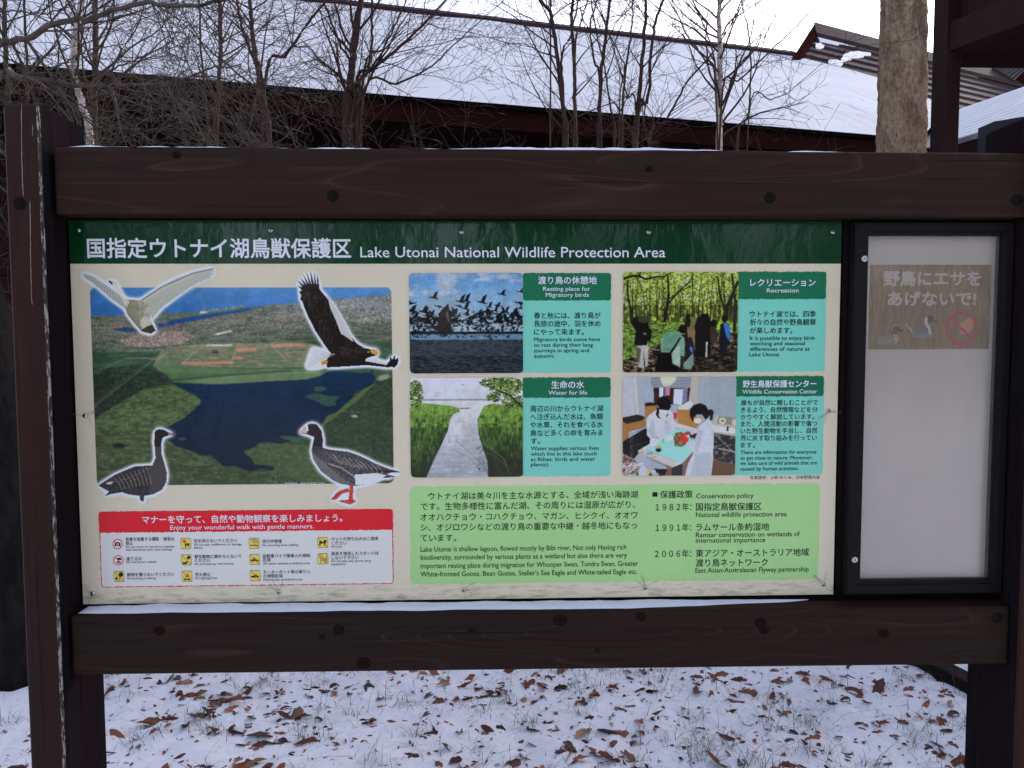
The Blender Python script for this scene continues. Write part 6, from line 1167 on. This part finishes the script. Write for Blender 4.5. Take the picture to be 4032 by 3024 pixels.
LM = {'rust': leaf_mat('rust_leaf', (.16, .046, .025), (.36, .125, .062)), 'tan': leaf_mat('tan_leaf', (.22, .115, .06), (.38, .22, .12)), 'dark': leaf_mat('dark_leaf', (.048, .019, .012), (.14, .055, .033))}
LB = {'rust': ('curled rust red dead leaf lying on the snow under the sign', 'rust red leaves on the snow'), 'tan': ('pale tan dead leaf lying on the snow under the sign', 'tan leaves on the snow'), 'dark': ('dark brown shrivelled leaf lying on the snow under the sign', 'dark brown leaves on the snow')}
protos = {}
for kk in LM:
    protos[kk] = []
    for s_ in range(9):
        v, f = leaf_mesh(s_*7+hash(kk) % 1+len(kk), ['oak', 'birch', 'maple'][s_ % 3]); v = v*.001
        me = bpy.data.meshes.new('dead_leaf'); me.from_pydata((v*1000).tolist(), [], f); me.materials.append(LM[kk]); me.polygons.foreach_set('use_smooth', [True]*len(me.polygons)); me.update(); protos[kk].append(me)
rl = random.Random(77)
def place(o, x, y, s_):
    z = float(gz(np.array([x]), np.array([y]))[0]); o.location = (x, y, z+.002); o.scale = (s_, s_, s_*rl.uniform(.8, 1.3)); o.rotation_euler = (rl.uniform(-.7, .7), rl.uniform(-.5, .5), rl.uniform(0, 6.28))
clusters = [(rl.uniform(-1.4, 2.0), rl.uniform(.8, 1.6)) for _ in range(44)]
cnt = 0
while cnt < 300:
    if rl.random() < .58: c_ = rl.choice(clusters); u_g = rl.gauss(0, .085); x, y = c_[0]+u_g, c_[1]-u_g*.25+rl.gauss(0, .022)
    else: x, y = rl.uniform(-1.75, 2.3), .78+.95*rl.random()**1.15
    px, py = pj(x, y, 0)
    if not (-40 < px < 4070 and 2560 < py < 3060): continue
    if px > 410 and px < 3830 and py < 2600: continue
    if 120 < px < 410: continue
    if y > 1.42+(2.0-x)*.75: continue
    k = rl.choices(['rust', 'tan', 'dark'], [.5, .18, .32])[0]; o = bpy.data.objects.new('dead_leaf', rl.choice(protos[k])); COL.objects.link(o); s_ = rl.choice([rl.uniform(.025, .045), rl.uniform(.04, .075), rl.uniform(.065, .115)]); place(o, x, y, s_); tag(o, LB[k][0], 'leaf', LB[k][1]); cnt += 1
# crumbs and leaves beyond the view: uncountable litter
mb = MB()
for i in range(1500):
    if i < 1050: x, y, s_ = rl.uniform(-1.75, 2.3), rl.uniform(.78, 1.72), (rl.uniform(.008, .03) if i < 800 else rl.uniform(.025, .055))
    else: x, y, s_ = rl.uniform(-4.5, 5), rl.uniform(-1.0, 3.2), rl.uniform(.03, .08)
    if i >= 1050 and (-1.8 < x < 2.3 and .74 < y < 1.75): continue
    v, f = leaf_mesh(i, ['oak', 'birch'][i % 2]); a = rl.uniform(0, 6.28); R_ = np.array([[math.cos(a), -math.sin(a), 0], [math.sin(a), math.cos(a), 0], [0, 0, 1]])
    tl = rl.uniform(-.6, .6); T_ = np.array([[1, 0, 0], [0, math.cos(tl), -math.sin(tl)], [0, math.sin(tl), math.cos(tl)]]); v = (v*s_)@T_.T@R_.T+np.array([x, y, float(gz(np.array([x]), np.array([y]))[0])+.001]); mb.add(v, f, i % 2)
o = mb.go('leaf_litter', None, None, True, mats=[LM['rust'], LM['dark']]); tag(o, 'scattered crumbs of dead leaf on the snow', 'leaf litter', None, 'stuff')
# grass blades poking through
M_gr = plain('grass_green', (.05, .06, .028), .6, .3, .4, 30); M_st = plain('grass_straw', (.16, .13, .075), .6, .3, .4, 30)
mb = MB()
tuf = [(rl.uniform(-1.9, 2.4), rl.uniform(.72, 1.9)) for _ in range(150)]
for i in range(4600):
    if i < 3300: c_ = rl.choice(tuf); x, y = c_[0]+rl.gauss(0, .03), c_[1]+rl.gauss(0, .025)
    else: x, y = rl.uniform(-2.2, 2.6), rl.uniform(.6, 2.0)
    z = float(gz(np.array([x]), np.array([y]))[0]); h = rl.uniform(.015, .06)*(rl.uniform(1.6, 3.0) if rl.random() < .12 else 1); a = rl.uniform(0, 6.28); ln_ = rl.uniform(.2, 2.2); w_ = rl.uniform(.0006, .0014); wa = a+1.57
    pts = [np.array([x+math.cos(a)*ln_*h*t**1.8, y+math.sin(a)*ln_*h*t**1.8, z-.004+h*t*(1-.25*ln_*t)]) for t in (0, .4, .75, 1)]; dv = np.array([math.cos(wa), math.sin(wa), 0])
    vs = []
    for t, p in zip((1, .85, .5, .1), pts): vs += [p-dv*w_*t, p+dv*w_*t]
    mb.add(vs, [(0, 1, 3, 2), (2, 3, 5, 4), (4, 5, 7, 6)], 0 if rl.random() < .6 else 1)
o = mb.go('grass', None, None, True, mats=[M_gr, M_st]); tag(o, 'sparse grass blades poking through the snow', 'grass', None, 'stuff')
# squared timber edging at the far right of the gap
e0, e1 = PZ(3590, 2596, .03), PZ(3850, 2732, .03); u_ = nrm(e1-e0); u_[2] = 0; v_ = np.array([-u_[1], u_[0], 0]); a_, b_ = e0-u_*1.2, e1+u_*1.5
if v_[1] < 0: v_ = -v_
mb = MB(); mb.hexa([a_*[1, 1, 0]+[0, 0, -.08], b_*[1, 1, 0]+[0, 0, -.08], b_*[1, 1, 0]+v_*.1+[0, 0, -.08], a_*[1, 1, 0]+v_*.1+[0, 0, -.08], a_*[1, 1, 0]+[0, 0, .055], b_*[1, 1, 0]+[0, 0, .055], b_*[1, 1, 0]+v_*.1+[0, 0, .055], a_*[1, 1, 0]+v_*.1+[0, 0, .055]])
o = mb.go('timber_edging', M_plank); bev(o, .006); tag(o, 'weathered timber edging in the snow at the right below the lower beam', 'edging')
